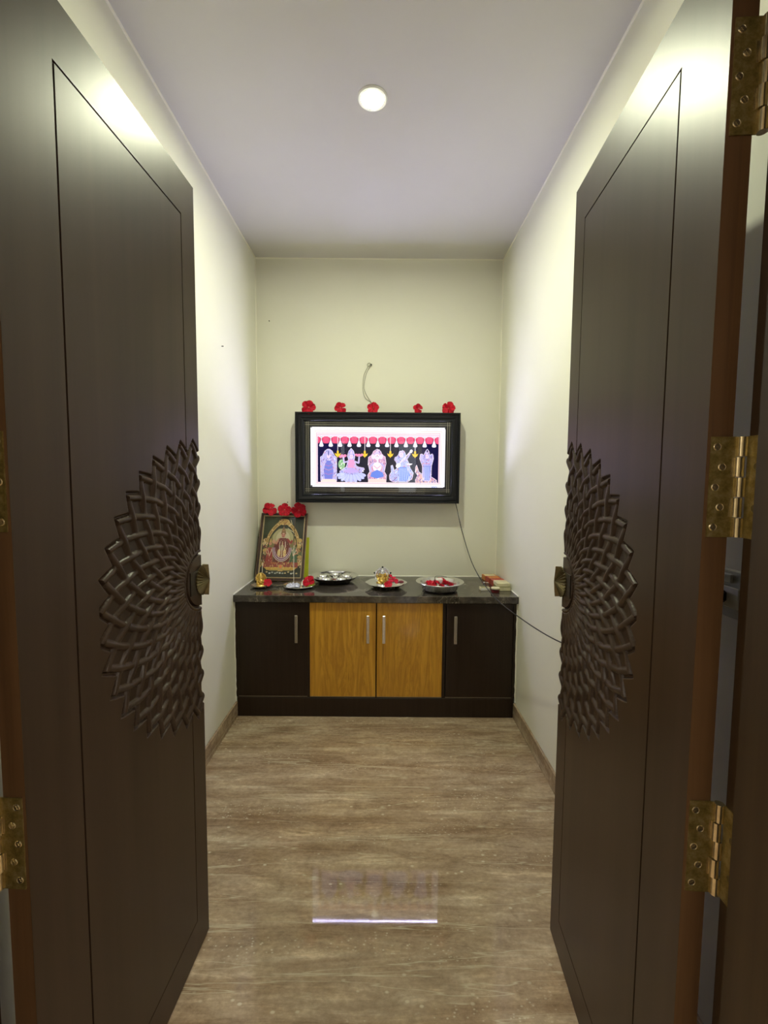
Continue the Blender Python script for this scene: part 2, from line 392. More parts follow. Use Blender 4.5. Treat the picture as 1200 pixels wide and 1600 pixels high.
# door frame: rebated jambs and head
def jamb(name, x, s, lab):
    mb = MB().box((x, 0.600, 0), (x+s*0.06, YF, DH), 0.001).box((x-s*0.020, 0.522, 0), (x+s*0.06, 0.598, DH-0.02), 0.002)
    mb.box((x-s*0.020, 0.40, 0), (x+s*0.06, 0.518, DH-0.02), 0.003)
    struct(mb.build(name, M['jamb']), lab, 'door frame')
jamb('trim_6', JR, 1, 'dark wooden jamb carrying the right door')
jamb('trim_7', JL, -1, 'dark wooden jamb carrying the left door')
mb = MB().box((JL-0.06, 0.600, DH+0.001), (JR+0.06, YF, DH+0.06), 0.001).box((JL-0.06, 0.40, DH-0.018), (JR+0.06, 0.598, DH+0.06), 0.002)
struct(mb.build('trim_8', M['jamb']), 'dark wooden head over the double door', 'door frame')

# ------------------------------------------------------------------ carved doors
LW, LT, LH, LB = 0.5947, 0.035, 2.1254, 0.008
ZR = 1.0685
UA, ZA, ZBB = 0.176, 0.672, 1.462
R1, R0, NT = 0.374, 0.084, 40
def rosette_height(u, z):
    X = (LW-u)*0.915; Y = z-ZR
    r = np.sqrt(X*X+Y*Y); th = np.arctan2(Y, X)
    rs = np.linspace(R0, R1+0.03, 600); tp = 0.86*np.clip((rs-R0)/(R1-R0), 0, 1.05)**0.7
    Tt = np.concatenate([[0], np.cumsum((tp[1:]/rs[1:]+tp[:-1]/rs[:-1])/2*np.diff(rs))])
    TR = np.interp(R1, rs, Tt); T_ = np.interp(r, rs, Tt); tpsi = np.interp(r, rs, tp); cpsi = 1/np.sqrt(1+tpsi**2)
    spc = 2*PI/NT; off = TR-T_; th2 = th+spc*0.5
    pa = (th2-off)/spc; pb = (th2+off)/spc
    def fam(p, q, sgn):
        k = np.round(p); d = np.abs(p-k)*spc*r*cpsi
        w = np.minimum(0.0074, 0.40*spc*r*cpsi+0.0004)
        prof = np.sqrt(np.clip(1-(d/w)**2, 0, 1))
        wv = sgn*np.where(k.astype(int) % 2 == 0, 1, -1)*np.cos(PI*q)
        fl = np.clip((r-R0)/0.06, 0.15, 1)
        return np.where(d < w, prof*(0.0070+0.0018*wv*fl), -1)
    ha = fam(pa, pb, 1); hb = fam(pb, pa, -1)
    dlt = np.abs((th2/spc)-np.round(th2/spc))*spc
    rr = np.maximum(r, R0)
    # beyond the tips: carry the last slope on
    ex = np.where(r > R1, (r-R1)*0.86/R1, 0)
    dist = (dlt-np.where(r > R1, -ex, off))*rr*cpsi
    base = -0.0068
    strand = np.maximum(ha, hb); strand = np.where(dist > 0.0062, -1, strand)
    h = base+np.maximum(strand, 0)
    out = np.clip((dist-0.0105)/0.0035, 0, 1); out = out*out*(3-2*out)
    h = h*(1-out)
    # ring, groove and plain boss in the middle
    ring = np.sqrt(np.clip(1-((r-0.0825)/0.0050)**2, 0, 1))*0.004-0.0045
    h = np.where(r < 0.0875, ring, h); h = np.where(r < 0.0775, -0.008, h)
    h = np.where(r < 0.0720, 0.0, h)
    # the routed line beside the carving
    g = (u > 0.523) & (u < 0.5265) & (out > 0.98) & (r > R1*0.9)
    return np.where(g, -0.005, h)
def cells(mb, P, us, zs, hf):
    nu, nz = len(us)-1, len(zs)-1
    Hh = [[hf(i, j) for j in range(nz)] for i in range(nu)]
    for i in range(nu):
        for j in range(nz):
            h = Hh[i][j]
            if h is None: continue
            mb.add([P(us[i], h, zs[j]), P(us[i+1], h, zs[j]), P(us[i+1], h, zs[j+1]), P(us[i], h, zs[j+1])], [(0, 1, 2, 3)])
            if i+1 < nu and Hh[i+1][j] is not None and Hh[i+1][j] != h:
                k = Hh[i+1][j]; mb.add([P(us[i+1], h, zs[j]), P(us[i+1], k, zs[j]), P(us[i+1], k, zs[j+1]), P(us[i+1], h, zs[j+1])], [(0, 1, 2, 3)])
            if j+1 < nz and Hh[i][j+1] is not None and Hh[i][j+1] != h:
                k = Hh[i][j+1]; mb.add([P(us[i], h, zs[j+1]), P(us[i+1], h, zs[j+1]), P(us[i+1], k, zs[j+1]), P(us[i], k, zs[j+1])], [(0, 1, 2, 3)])
def screw(mb, c, nrm, r=0.0045):
    c = Vector(c); n = Vector(nrm).normalized(); a = Vector((0, 0, 1)); b_ = n.cross(a)
    vs = []; k = 14
    for rr, hh in ((r*1.25, 0.0), (r*1.15, 0.0004), (r, 0.0001), (r*0.95, 0.0003), (0.0001, 0.0003)):
        for i in range(k):
            w = 2*PI*i/k; vs.append(c+(a*math.cos(w)+b_*math.sin(w))*rr+n*hh)
    mb.add(vs, [(j*k+i, j*k+(i+1) % k, (j+1)*k+(i+1) % k, (j+1)*k+i) for j in range(4) for i in range(k)])
    for w in (0.6, 0.6+PI/2):
        d = a*math.cos(w)+b_*math.sin(w); e = a*-math.sin(w)+b_*math.cos(w)
        q = [c+d*r*0.55+e*r*0.1, c+d*r*0.55-e*r*0.1, c-d*r*0.55-e*r*0.1, c-d*r*0.55+e*r*0.1]
        mb.add([p+n*0.0002 for p in q]+[p+n*0.0006 for p in q], [(4, 5, 6, 7), (0, 1, 5, 4), (1, 2, 6, 5), (2, 3, 7, 6), (3, 0, 4, 7)])
def make_door(name, A, B, side, label, xj, mats_hinge_z):
    A = Vector((*A, 0)); B = Vector((*B, 0)); U = (B-A).normalized()
    N = Vector((U.y, -U.x, 0)) if side == 'L' else Vector((-U.y, U.x, 0))
    def P(u, n, z): return A+U*u+N*n+Vector((0, 0, z))
    org = A.copy()
    mb = MB()
    us = [0, 0.1165, 0.1208, UA, 0.523, 0.5265, LW]; zs = [LB, 0.104, 0.108, ZA, ZBB, 2.018, 2.0222, LH]
    def hf(i, j):
        if i >= 3 and j == 3: return None
        if (i == 1 and 1 <= j <= 5) or (i == 4 and 1 <= j <= 5) or (j in (1, 5) and 1 <= i <= 4): return -0.005
        return 0.0
    cells(mb, P, us, zs, hf)
    bk = -LT
    mb.add([P(0, bk, LB), P(LW, bk, LB), P(LW, bk, LH), P(0, bk, LH)], [(3, 2, 1, 0)])
    for z in (LB, LH): mb.add([P(0, 0, z), P(LW, 0, z), P(LW, bk, z), P(0, bk, z)], [(0, 1, 2, 3)])
    mb.add([P(LW, 0, LB), P(LW, 0, ZA), P(LW, bk, ZA), P(LW, bk, LB)], [(0, 1, 2, 3)])
    mb.add([P(LW, 0, ZBB), P(LW, 0, LH), P(LW, bk, LH), P(LW, bk, ZBB)], [(0, 1, 2, 3)])
    mb.add([P(LW, -0.0085, ZA), P(LW, -0.0085, ZBB), P(LW, bk, ZBB), P(LW, bk, ZA)], [(0, 1, 2, 3)])
    mb.add([P(0.0008, -0.0004, LB), P(0.0008, -0.0004, LH), P(0.0008, bk, LH), P(0.0008, bk, LB)], [(0, 1, 2, 3)])
    door = struct(mb.build(name, M['door'], None, org, fix=False), label, 'door')
    # lipping on the hinge edge
    e = MB()
    e.add([P(0.0, 0.0, LB), P(0.0, 0.0, LH), P(0.0, bk, LH), P(0.0, bk, LB), P(0.0009, 0.0, LB), P(0.0009, 0.0, LH), P(0.0009, bk, LH), P(0.0009, bk, LB)],
          [(0, 1, 2, 3), (0, 1, 5, 4), (2, 3, 7, 6)])
    e.build('edge_lipping', M['edge'], door, org)
    # carving
    nu, nz = 280, 500
    uu = np.linspace(UA, LW, nu); zz = np.linspace(ZA, ZBB, nz)
    UU, ZZ = np.meshgrid(uu, zz, indexing='ij')
    HH = rosette_height(UU, ZZ)
    Uv, Nv, Av = np.array(U), np.array(N), np.array(A)
    vs = (UU[..., None]*Uv + HH[..., None]*Nv + ZZ[..., None]*np.array([0, 0, 1.0]) + 0*Av).reshape(-1, 3)
    side_v = (LW*Uv + -0.0085*Nv)[None, :] + zz[:, None]*np.array([0, 0, 1.0])
    vs = np.concatenate([vs, side_v])
    ii, jj = np.meshgrid(np.arange(nu-1), np.arange(nz-1), indexing='ij')
    a = (ii*nz+jj).ravel(); q = np.stack([a, a+nz, a+nz+1, a+1], 1)
    j2 = np.arange(nz-1); b0 = (nu-1)*nz+j2; c0 = nu*nz+j2
    q = np.concatenate([q, np.stack([b0, c0, c0+1, b0+1], 1)])
    if side == 'L': q = q
    else: q = q[:, ::-1]
    me = bpy.data.meshes.new('carved_rosette')
    me.vertices.add(len(vs)); me.vertices.foreach_set('co', vs.ravel().astype(np.float32))
    me.loops.add(q.size); me.loops.foreach_set('vertex_index', q.ravel().astype(np.int32))
    me.polygons.add(len(q)); me.polygons.foreach_set('loop_start', np.arange(0, q.size, 4, dtype=np.int32))
    me.update(calc_edges=True); me.validate()
    me.materials.append(M['door']); me.shade_smooth(); me.set_sharp_from_angle(angle=math.radians(60))
    ro = bpy.data.objects.new('carved_rosette', me); COL.objects.link(ro); ro.parent = door
    tag(ro, 'carved rosette of interlaced petal strands')
    # half round ribbed handle on a dark block
    hm = MB(); q8 = [P(LW-0.068, 0, ZR-0.032), P(LW-0.004, 0, ZR-0.032), P(LW-0.004, 0.003, ZR-0.032), P(LW-0.068, 0.003, ZR-0.032)]
    q9 = [p+Vector((0, 0, 0.064)) for p in q8]
    hm.add(q8+q9, [(0, 1, 2, 3), (4, 5, 6, 7), (0, 1, 5, 4), (1, 2, 6, 5), (2, 3, 7, 6), (3, 0, 4, 7)])
    hd = MB(); RS, k = 0.0435, 28; u0 = LW+0.002
    vs2 = [P(u0, 0.0235, ZR)]; back = [P(u0, 0.0035, ZR)]
    for i in range(k+1):
        w = PI/2+PI*i/k; rr = RS*(1.0 if i % 2 == 0 else 0.96); n_ = 0.0085 if i % 2 == 0 else 0.0045
        vs2.append(P(u0+rr*math.cos(w), n_, ZR+rr*math.sin(w))); back.append(P(u0+rr*math.cos(w), 0.0035, ZR+rr*math.sin(w)))
    vs2[1] = P(u0, 0.0200, ZR+RS); vs2[-1] = P(u0, 0.0200, ZR-RS)
    L = len(vs2)
    hd.add(vs2+back, [(0, i, i+1) for i in range(1, L-1)]+[(L, L+i+1, L+i) for i in range(1, L-1)]+[(i, i+1, L+i+1, L+i) for i in range(1, L-1)]+[(0, 1, L+1, L), (0, L-1, 2*L-1, L)])
    h = hd.build('door_handle', M['antique'], door, org); tag(h, 'half round ribbed antique brass handle')
    hm.build('handle_mount', M['mount'], h, org)
    # hinges
    for (z0, z1) in mats_hinge_z:
        hp = MB(); t = 0.0022
        def bx(mbx, ua, ub, na, nb, za, zb):
            vs = [P(u, n, z) for z in (za, zb) for n in (na, nb) for u in (ua, ub)]
            mbx.add(vs, [(0, 2, 3, 1), (4, 5, 7, 6), (0, 1, 5, 4), (2, 6, 7, 3), (0, 4, 6, 2), (1, 3, 7, 5)])
        bx(hp, -t, 0.0002, -0.0045, -LT-0.0045, z0, z1)
        hinge = hp.build('hinge', M['brass'], door, org); tag(hinge, 'aged brass butt hinge')
        n0 = -LT-0.009; seg = (z1-z0)/5
        for s_ in range(5):
            kn = MB(); dn = 0.0016 if s_ % 2 else -0.0016; kn.tube([P(-0.004, n0+dn, z0+s_*seg+0.0006), P(-0.004, n0+dn, z0+(s_+1)*seg-0.0006)], 0.0068, 18)
            nn = -LT-0.0005 if s_ % 2 else n0
            if s_ % 2: bx(kn, -t, 0, -LT+0.002, n0, z0+s_*seg+0.001, z0+(s_+1)*seg-0.001)
            else: pass
            kn.build('knuckle', M['knuckle'], hinge, org, smooth=True)
        sg = 1 if side == 'R' else -1; jp = MB()
        jp.box((xj-sg*0.0022, 0.5985, z0), (xj+sg*0.0004, 0.634, z1))
        jp.build('jamb_plate', M['brass'], hinge, org)
        for s_ in range(5):
            zc = z0+(s_+0.5)*seg; nn = -0.013 if s_ % 2 == 0 else -0.021
            m2 = MB(); screw(m2, P(-t, nn, zc), -U); m2.build('screw', M['knuckle'], hinge, org)
            m3 = MB(); screw(m3, (xj-sg*0.0022, 0.609 if s_ % 2 == 0 else 0.616, zc), (-sg, 0, 0)); m3.build('screw', M['antique'], hinge, org, smooth=True)
    return door
HZ = [(0.7185, 0.8652), (1.272, 1.4178), (1.8298, 1.981)]
make_door('door_1', (-0.5423, 0.6398), (-0.5147, 1.2339), 'L', 'dark brown left door leaf with carved half rosette, standing open', JL, HZ)
make_door('door_2', (0.4690, 0.6462), (0.5104, 1.2394), 'R', 'dark brown right door leaf with carved half rosette, standing open', JR, HZ)

# ------------------------------------------------------------------ ceiling downlight
dl = empty('ceiling_downlight', (-0.0533, 1.7512, H))
tag(dl, 'round recessed downlight glowing in the ceiling', 'lamp')
MB().lathe([(0.041, 0.0), (0.0415, -0.006), (0.052, -0.007), (0.056, -0.003), (0.056, 0.0)], 40).build('trim_ring', M['lamp_ring'], dl, smooth=True)
MB().lathe([(0.0005, -0.003), (0.0405, -0.003), (0.041, -0.001)], 40).build('lens', M['lamp'], dl)

# ------------------------------------------------------------------ cabinets and worktop
YD = YC+0.018                                  # door faces
def cab_handle(x, z0, z1, par, org):
    h = MB().box((x-0.0085, YD-0.030, z0), (x+0.0085, YD-0.022, z1), 0.002)
    for z in (z0+0.012, z1-0.012): h.box((x-0.005, YD-0.023, z-0.005), (x+0.005, YD+0.001, z+0.005), 0.001)
    h.build('handle', M['chrome'], par, org)
def cabinet(x0, x1, doors, mat, label, name='cabinet'):
    org = ((x0+x1)/2, YD+0.02, 0.0); t = 0.016
    e = empty(name, org); tag(e, label, 'cabinet')
    c = MB()
    c.box((x0, YD+0.002, 0.112), (x0+t, YB-0.004, 0.668), 0.001).box((x1-t, YD+0.002, 0.112), (x1, YB-0.004, 0.668), 0.001)
    c.box((x0+t, YD+0.004, 0.112), (x1-t, YB-0.004, 0.128)).box((x0+t, YD+0.004, 0.652), (x1-t, YB-0.004, 0.668)).box((x0+t, YB-0.012, 0.128), (x1-t, YB-0.004, 0.652))
    c.build('carcass', M['wenge'], e, org)
    for (a, b_, hx) in doors:
        d = MB().box((a, YD, 0.119), (b_, YD+0.018, 0.664), 0.0012).build('door', mat, e, org)
        cab_handle(hx, 0.4396, 0.599, d, org)
        MB().box((a, YD-0.0004, 0.1165), (b_, YD+0.018, 0.1192)).build('edge_strip', M['edge_strip'], d, org)
    return e
c1 = cabinet(-0.836, -0.4155, [(-0.821, -0.4295, -0.4862)], M['wenge'], 'dark brown cabinet at the left under the black worktop')
c2 = cabinet(-0.4150, 0.3385, [(-0.4140, -0.0400, -0.084), (-0.0335, 0.3373, 0.0057)], M['oak'], 'golden oak two-door cabinet in the middle under the worktop')
c3 = cabinet(0.3390, 0.7555, [(0.3595, 0.7365, 0.4076)], M['wenge'], 'dark brown cabinet at the right under the black worktop')
tag(MB().box((-0.830, YD-0.002, 0.0), (0.7475, YD+0.03, 0.1115), 0.0015).build('plinth', M['wenge'], None, (-0.04, YD, 0)), 'long dark plinth board below the three cabinets', 'plinth')
tag(MB().box((XL+0.0008, YC, 0.6690), (XR-0.0008, YB-0.0008, ZC), 0.0022).build('worktop', M['marble'], None, (-0.04, 2.68, 0.669)), 'polished black marble worktop with white veins', 'worktop')
rnd = random.Random(5)
def caulk(name, x, lab):
    pts = [(x, YC+0.004+i*(YB-YC-0.012)/14, ZC+0.0015) for i in range(15)]
    struct(MB().tube(pts, [0.0028+rnd.random()*0.0016 for _ in pts], 8).build(name, M['caulk'], smooth=True), lab, 'trim')
caulk('trim_9', XL+0.0012, 'white sealant between worktop and left wall'); caulk('trim_10', XR-0.0012, 'white sealant between worktop and right wall')
def caulk_v(name, x, lab):
    pts = [(x+rnd.uniform(-0.0015, 0.0015), YC+0.016, 0.09+i*0.58/24) for i in range(25)]
    struct(MB().tube(pts, [0.0035+rnd.random()*0.002 for _ in pts], 8).build(name, M['caulk'], smooth=True), lab, 'trim')
caulk_v('trim_11', XL+0.002, 'white sealant down the left end of the cabinets'); caulk_v('trim_12', XR-0.002, 'white sealant down the right end of the cabinets')
struct(MB().tube([(XL, YB-0.001, ZC+0.002), (XR, YB-0.001, ZC+0.002)], 0.0045, 8).build('trim_13', M['caulk'], smooth=True), 'pale sealant behind the worktop', 'trim')

# ------------------------------------------------------------------ flat artwork helpers
def ell(cx, cy, rx, ry, rot=0, n=18):
    return [(cx+rx*math.cos(t)*math.cos(rot)-ry*math.sin(t)*math.sin(rot), cy+rx*math.cos(t)*math.sin(rot)+ry*math.sin(t)*math.cos(rot)) for t in [2*PI*k/n for k in range(n)]]
def inside(p, poly):
    x, y = p; c = False; j = len(poly)-1
    for i in range(len(poly)):
        xi, yi = poly[i]; xj, yj = poly[j]
        if (yi > y) != (yj > y) and x < (xj-xi)*(y-yi)/(yj-yi)+xi: c = not c
        j = i
    return c
class Art:
    """flat printed shapes; map turns sheet coordinates and layer into 3-D"""
    def __init__(s, mp): s.mb = MB(); s.map = mp; s.k = 0
    def poly(s, pts, col, step=1.0):
        s.k += step; z = s.k
        s.mb.add([s.map(x, y, z) for x, y in pts], [tuple(range(len(pts)))], col)
    def rect(s, a, b_, c, d, col, step=1.0): s.poly([(a, b_), (c, b_), (c, d), (a, d)], col, step)
    def line(s, pts, w, col):
        s.k += 1
        for (x0, y0), (x1, y1) in zip(pts, pts[1:]):
            L = math.hypot(x1-x0, y1-y0) or 1; nx, ny = -(y1-y0)/L*w/2, (x1-x0)/L*w/2
            s.poly([(x0+nx, y0+ny), (x1+nx, y1+ny), (x1-nx, y1-ny), (x0-nx, y0-ny)], col, 0.02)
    def outline(s, pts, w, col): s.line(pts+[pts[0]], w, col)
    def fleck(s, poly, n, cols, r, size, seed):
        xs = [p[0] for p in poly]; ys = [p[1] for p in poly]; c = 0
        while c < n:
            p = (seed.uniform(min(xs), max(xs)), seed.uniform(min(ys), max(ys)))
            if inside(p, poly):
                w = seed.uniform(0.5, 1)*size; s.poly(ell(p[0], p[1], w*r, w, seed.uniform(-0.9, 0.9), 8), seed.choice(cols), 0.3); c += 1

# ------------------------------------------------------------------ the backlit picture
PX0, PX1, PZ0, PZ1 = -0.5675, 0.4830, 1.2092, 1.7850
fo = ((PX0+PX1)/2, YB-0.002, PZ0)
fr = empty('backlit_picture', fo)
tag(fr, 'wide black framed picture lit from inside, on the back wall', 'picture')
f = MB()
f.frame(PX0, PX1, PZ0, PZ1, [(0, YB-0.002), (0, GF+0.003), (0.003, GF), (0.010, GF), (0.013, GF+0.005), (0.017, GF+0.005), (0.021, GF+0.001), (0.034, GF+0.003), (0.040, GF+0.009), (0.046, GF+0.009), (0.050, GF+0.006), (0.056, GF+0.012), (0.056, GF+0.02), (0.030, GF+0.03), (0.012, YB-0.002)])
f.build('frame', M['black'], fr, fo, smooth=True)
MB().box((PX0+0.012, YB-0.006, PZ0+0.012), (PX1-0.012, YB-0.003, PZ1-0.012)).build('backing', M['matt_black'], fr, fo)
YM = GF+0.0165                                 # black border, 45 mm in front of the print
OX0, OX1, OZ0, OZ1 = -0.4715, 0.3905, 1.3105, 1.6925
def mat_map(x, z, k): return (x, YM-0.0002*k, z)
ma = MB()
x0, x1, z0, z1 = PX0+0.050, PX1-0.050, PZ0+0.050, PZ1-0.050
K = (0.010, 0.010, 0.012)
for (a, b_, c, d) in ((x0, x1, z0, OZ0), (x0, x1, OZ1, z1), (x0, OX0, OZ0, OZ1), (OX1, x1, OZ0, OZ1)): ma.box((a, YM, c), (b_, YM+0.003, d), col=K)
LNC = (0.55, 0.52, 0.42)
for (o_, w) in ((0.0135, 0.0018), (0.0255, 0.0014)):
    for z in (OZ1+o_, OZ0-o_): ma.box((OX0-0.034, YM-0.0006, z-w/2), (OX1+0.034, YM, z+w/2), col=LNC)
    for x in (OX0-o_, OX1+o_): ma.box((x-w/2, YM-0.0006, OZ0-0.034), (x+w/2, YM, OZ1+0.034), col=LNC)
ma.build('black_border', M['mat'], fr, fo, attr=True)
YP = GF+0.050
# side cheeks of the light box, then the strips on them
ck = MB()
ck.box((OX0-0.010, YM+0.0035, OZ0-0.010), (OX0-0.008, YP+0.004, OZ1+0.010)).box((OX1+0.008, YM+0.0035, OZ0-0.010), (OX1+0.010, YP+0.004, OZ1+0.010))
ck.box((OX0-0.008, YM+0.0035, OZ0-0.010), (OX1+0.008, YP+0.004, OZ0-0.008)).box((OX0-0.008, YM+0.0035, OZ1+0.008), (OX1+0.008, YP+0.004, OZ1+0.010))
ck.build('light_box', M['lamp_ring'], fr, fo)
YL = YM+0.012
def strip(a, b_, nrm, lm='led'):
    base = MB(); led = MB(); a, b_, nrm = Vector(a), Vector(b_), Vector(nrm); d = (b_-a); L = d.length; d /= L
    def bxx(mbx, c, l, w, h0, h1):
        Yv = Vector((0, 1, 0)); vs = [c+d*i*l+Yv*j*w+nrm*k for k in (h0, h1) for j in (-1, 1) for i in (-1, 1)]
        mbx.add(vs, [(0, 2, 3, 1), (4, 5, 7, 6), (0, 1, 5, 4), (2, 6, 7, 3), (0, 4, 6, 2), (1, 3, 7, 5)])
    bxx(base, (a+b_)/2, L/2, 0.005, 0.0, 0.0012)
    n = int(L/0.017)
    for i in range(n): bxx(led, a+d*(L*(i+0.5)/n), 0.0045, 0.004, 0.0012, 0.0026)
    s_ = base.build('led_strip', M['lamp_ring'], fr, fo); led.build('led_bead', M[lm], s_, fo)
strip((OX0-0.002, YL, OZ1+0.008), (OX1+0.002, YL, OZ1+0.008), (0, 0, -1), 'led_soft')
strip((OX0-0.002, YL, OZ0-0.008), (OX1+0.002, YL, OZ0-0.008), (0, 0, 1))
strip((OX0-0.008, YL, OZ0), (OX0-0.008, YL, OZ1), (1, 0, 0))
strip((OX1+0.008, YL, OZ0), (OX1+0.008, YL, OZ1), (-1, 0, 0))
MB().box((PX0+0.045, GF+0.0115, PZ0+0.045), (PX1-0.045, GF+0.0135, PZ1-0.045)).build('glass', M['glass'], fr, fo)
# the print: sheet coordinates 0..1200 across, 0..655 down
KX = 0.000767; CXP = -0.0405; CZP = 1.5035
art = Art(lambda x, y, k: (CXP+(x-598)*KX, YP-0.00001*k, CZP-(y-350)*KX))
art.mb.box((CXP-600*KX, YP, CZP-290*KX), (CXP+600*KX, YP+0.002, CZP+290*KX), col=(1, 1, 1))
rg = random.Random(11)
PK, PK2, ORA, LAV, NAVY, GREY_REFL, WHT, BLU = (0.75, 0.06, 0.16), (1.0, 0.42, 0.62), (0.85, 0.33, 0.22), (0.42, 0.38, 0.85), (0.010, 0.008, 0.05), (0.014, 0.014, 0.03), (1, 1, 1), (0.22, 0.33, 0.85)
art.rect(40, 105, 1160, 596, (1.0, 0.97, 1.0))
for i in range(110):                            # ticks round the white margin, painted reflections of the LEDs
    x = 60+i*10; art.rect(x, 112, x+3, 124, (0.30, 0.26, 0.42), 0); art.rect(x, 588, x+3, 597, (0.30, 0.26, 0.42), 0)
for i in range(43):
    y = 135+i*10.5; art.rect(44, y, 57, y+3, (0.30, 0.26, 0.48), 0); art.rect(1145, y, 1158, y+3, (0.30, 0.26, 0.48), 0)
art.rect(66, 130, 1136, 582, (0.90, 0.55, 0.48)); art.rect(69, 134, 1132, 578, (1, 0.93, 0.93))
art.rect(78, 146, 1122, 572, (0.62, 0.22, 0.36)); art.rect(81, 149, 1119, 569, (1.0, 0.82, 0.88))
art.rect(86, 160, 1114, 566, (0.55, 0.12, 0.28)); art.rect(88, 163, 1112, 564, (1, 0.86, 0.95))
art.rect(90, 176, 1110, 563, NAVY); art.rect(262, 176, 905, 563, GREY_REFL)  # greyer centre of the navy ground paints in the reflection on the glass
art.rect(905, 176, 968, 563, (0.03, 0.03, 0.05))
art.rect(90, 166, 1110, 180, (1, 0.80, 0.92)); art.line([(90, 172), (1110, 172)], 2, (0.7, 0.2, 0.4))
dx = 80.4
for i in range(14):                             # red lotus drops with white tassels between
    x = 90+(i-0.12)*dx*0.985
    pts = [(x-36, 200), (x-30, 186), (x-12, 178), (x+12, 178), (x+30, 186), (x+36, 200), (x+30, 222), (x+16, 236), (x-16, 236), (x-30, 222)]
    pts = [(min(1109, max(91, a)), b_) for a, b_ in pts]
    art.poly(pts, PK)
    for q in (-20, -7, 7, 20):
        if 95 < x+q < 1105: art.line([(x+q*0.7, 182), (x+q, 232)], 3, (0.95, 0.22, 0.38))
for i in range(13):
    x = 92+(i+0.36)*dx*0.985
    art.line([(x, 172), (x, 220)], 5, (1, 0.9, 1)); art.poly([(x-5, 212), (x+5, 212), (x+19, 255), (x+12, 264), (x-12, 264), (x-19, 255)], (0.85, 0.80, 1))
    art.line([(x-20, 178), (x, 190), (x+20, 178)], 5, (1, 0.9, 0.98))
for x in (259, 487, 703, 912):                  # hanging lamps
    art.line([(x, 180), (x, 300)], 4, (0.9, 0.85, 0.9))
    Y1, Y2 = (0.95, 0.62, 0.05), (0.55, 0.33, 0.03)
    art.poly([(x-7, 296), (x+7, 296), (x+9, 320), (x-9, 320)], Y1); art.poly([(x-27, 316), (x-14, 322), (x+14, 322), (x+27, 316), (x+18, 338), (x+5, 346), (x, 356), (x-5, 346), (x-18, 338)], Y1)
    art.line([(x-22, 322), (x+22, 322)], 2.5, Y2); art.line([(x, 300), (x, 350)], 2, Y2)
FC = [(0.25, 0.24, 0.60), (0.60, 0.20, 0.36), (0.16, 0.22, 0.62), (0.75, 0.34, 0.28), (0.9, 0.85, 1), (0.30, 0.14, 0.42), (0.75, 0.60, 0.75), (0.10, 0.09, 0.30)]
BODY = (0.50, 0.46, 0.80)
def figure(sil, n, seed, tint=BODY, size=7):
    art.poly(sil, tint); art.fleck(sil, n, FC, 0.30, size*1.5, random.Random(seed)); art.outline(sil, 3, (0.9, 0.8, 0.95))
def face(cx, cy, r, crown, skin=(0.85, 0.70, 0.95)):
    art.poly([(cx-r*1.1, cy-r*0.5), (cx-r*0.8, cy-r*1.5), (cx, cy-r*crown), (cx+r*0.8, cy-r*1.5), (cx+r*1.1, cy-r*0.5)], (0.75, 0.62, 0.92))
    art.line([(cx-r*0.9, cy-r*0.9), (cx+r*0.9, cy-r*0.9)], 3, (0.6, 0.25, 0.45)); art.line([(cx-r*0.7, cy-r*1.5), (cx+r*0.7, cy-r*1.5)], 3, (0.35, 0.35, 0.8))
    art.poly(ell(cx, cy, r, r*1.15), skin)
    for s_ in (-1, 1): art.poly(ell(cx+s_*r*0.4, cy-r*0.1, r*0.2, r*0.10), (0.10, 0.08, 0.25))
    art.line([(cx-r*0.3, cy+r*0.55), (cx+r*0.3, cy+r*0.55)], 2.5, (0.8, 0.15, 0.3)); art.poly(ell(cx, cy-r*0.55, r*0.12, r*0.3), (0.8, 0.1, 0.2))
def limb(pts, w, col=(0.50, 0.42, 0.75)):
    art.line(pts, w+4, (0.85, 0.75, 0.95)); art.line(pts, w, col)
    for p in pts: art.poly(ell(p[0], p[1], w/2, w/2), col)
# 1 standing figure, arms low, under tall crown with side canopy
s1 = [(115, 552), (112, 350), (130, 340), (150, 300), (172, 284), (190, 284), (212, 300), (232, 340), (250, 352), (250, 552)]
art.poly([(112, 350), (128, 338), (250, 352), (252, 372), (112, 372)], (0.75, 0.35, 0.3))
figure(s1, 120, 1, size=8)
art.poly([(155, 380), (208, 380), (222, 470), (212, 545), (150, 545), (142, 470)], (0.20, 0.22, 0.66)); face(181, 345, 14, 3.6)
art.poly(ell(181, 318, 5, 22), (0.1, 0.12, 0.35))
for i in range(7): art.line([(152-i, 395+i*18), (181, 408+i*18), (210+i, 395+i*18)], 3, FC[i % 4])
limb([(158, 385), (128, 420), (126, 480)], 10); limb([(206, 385), (236, 420), (238, 480)], 10)
art.poly([(128, 536), (238, 536), (252, 562), (112, 562)], (1, 0.72, 0.66))
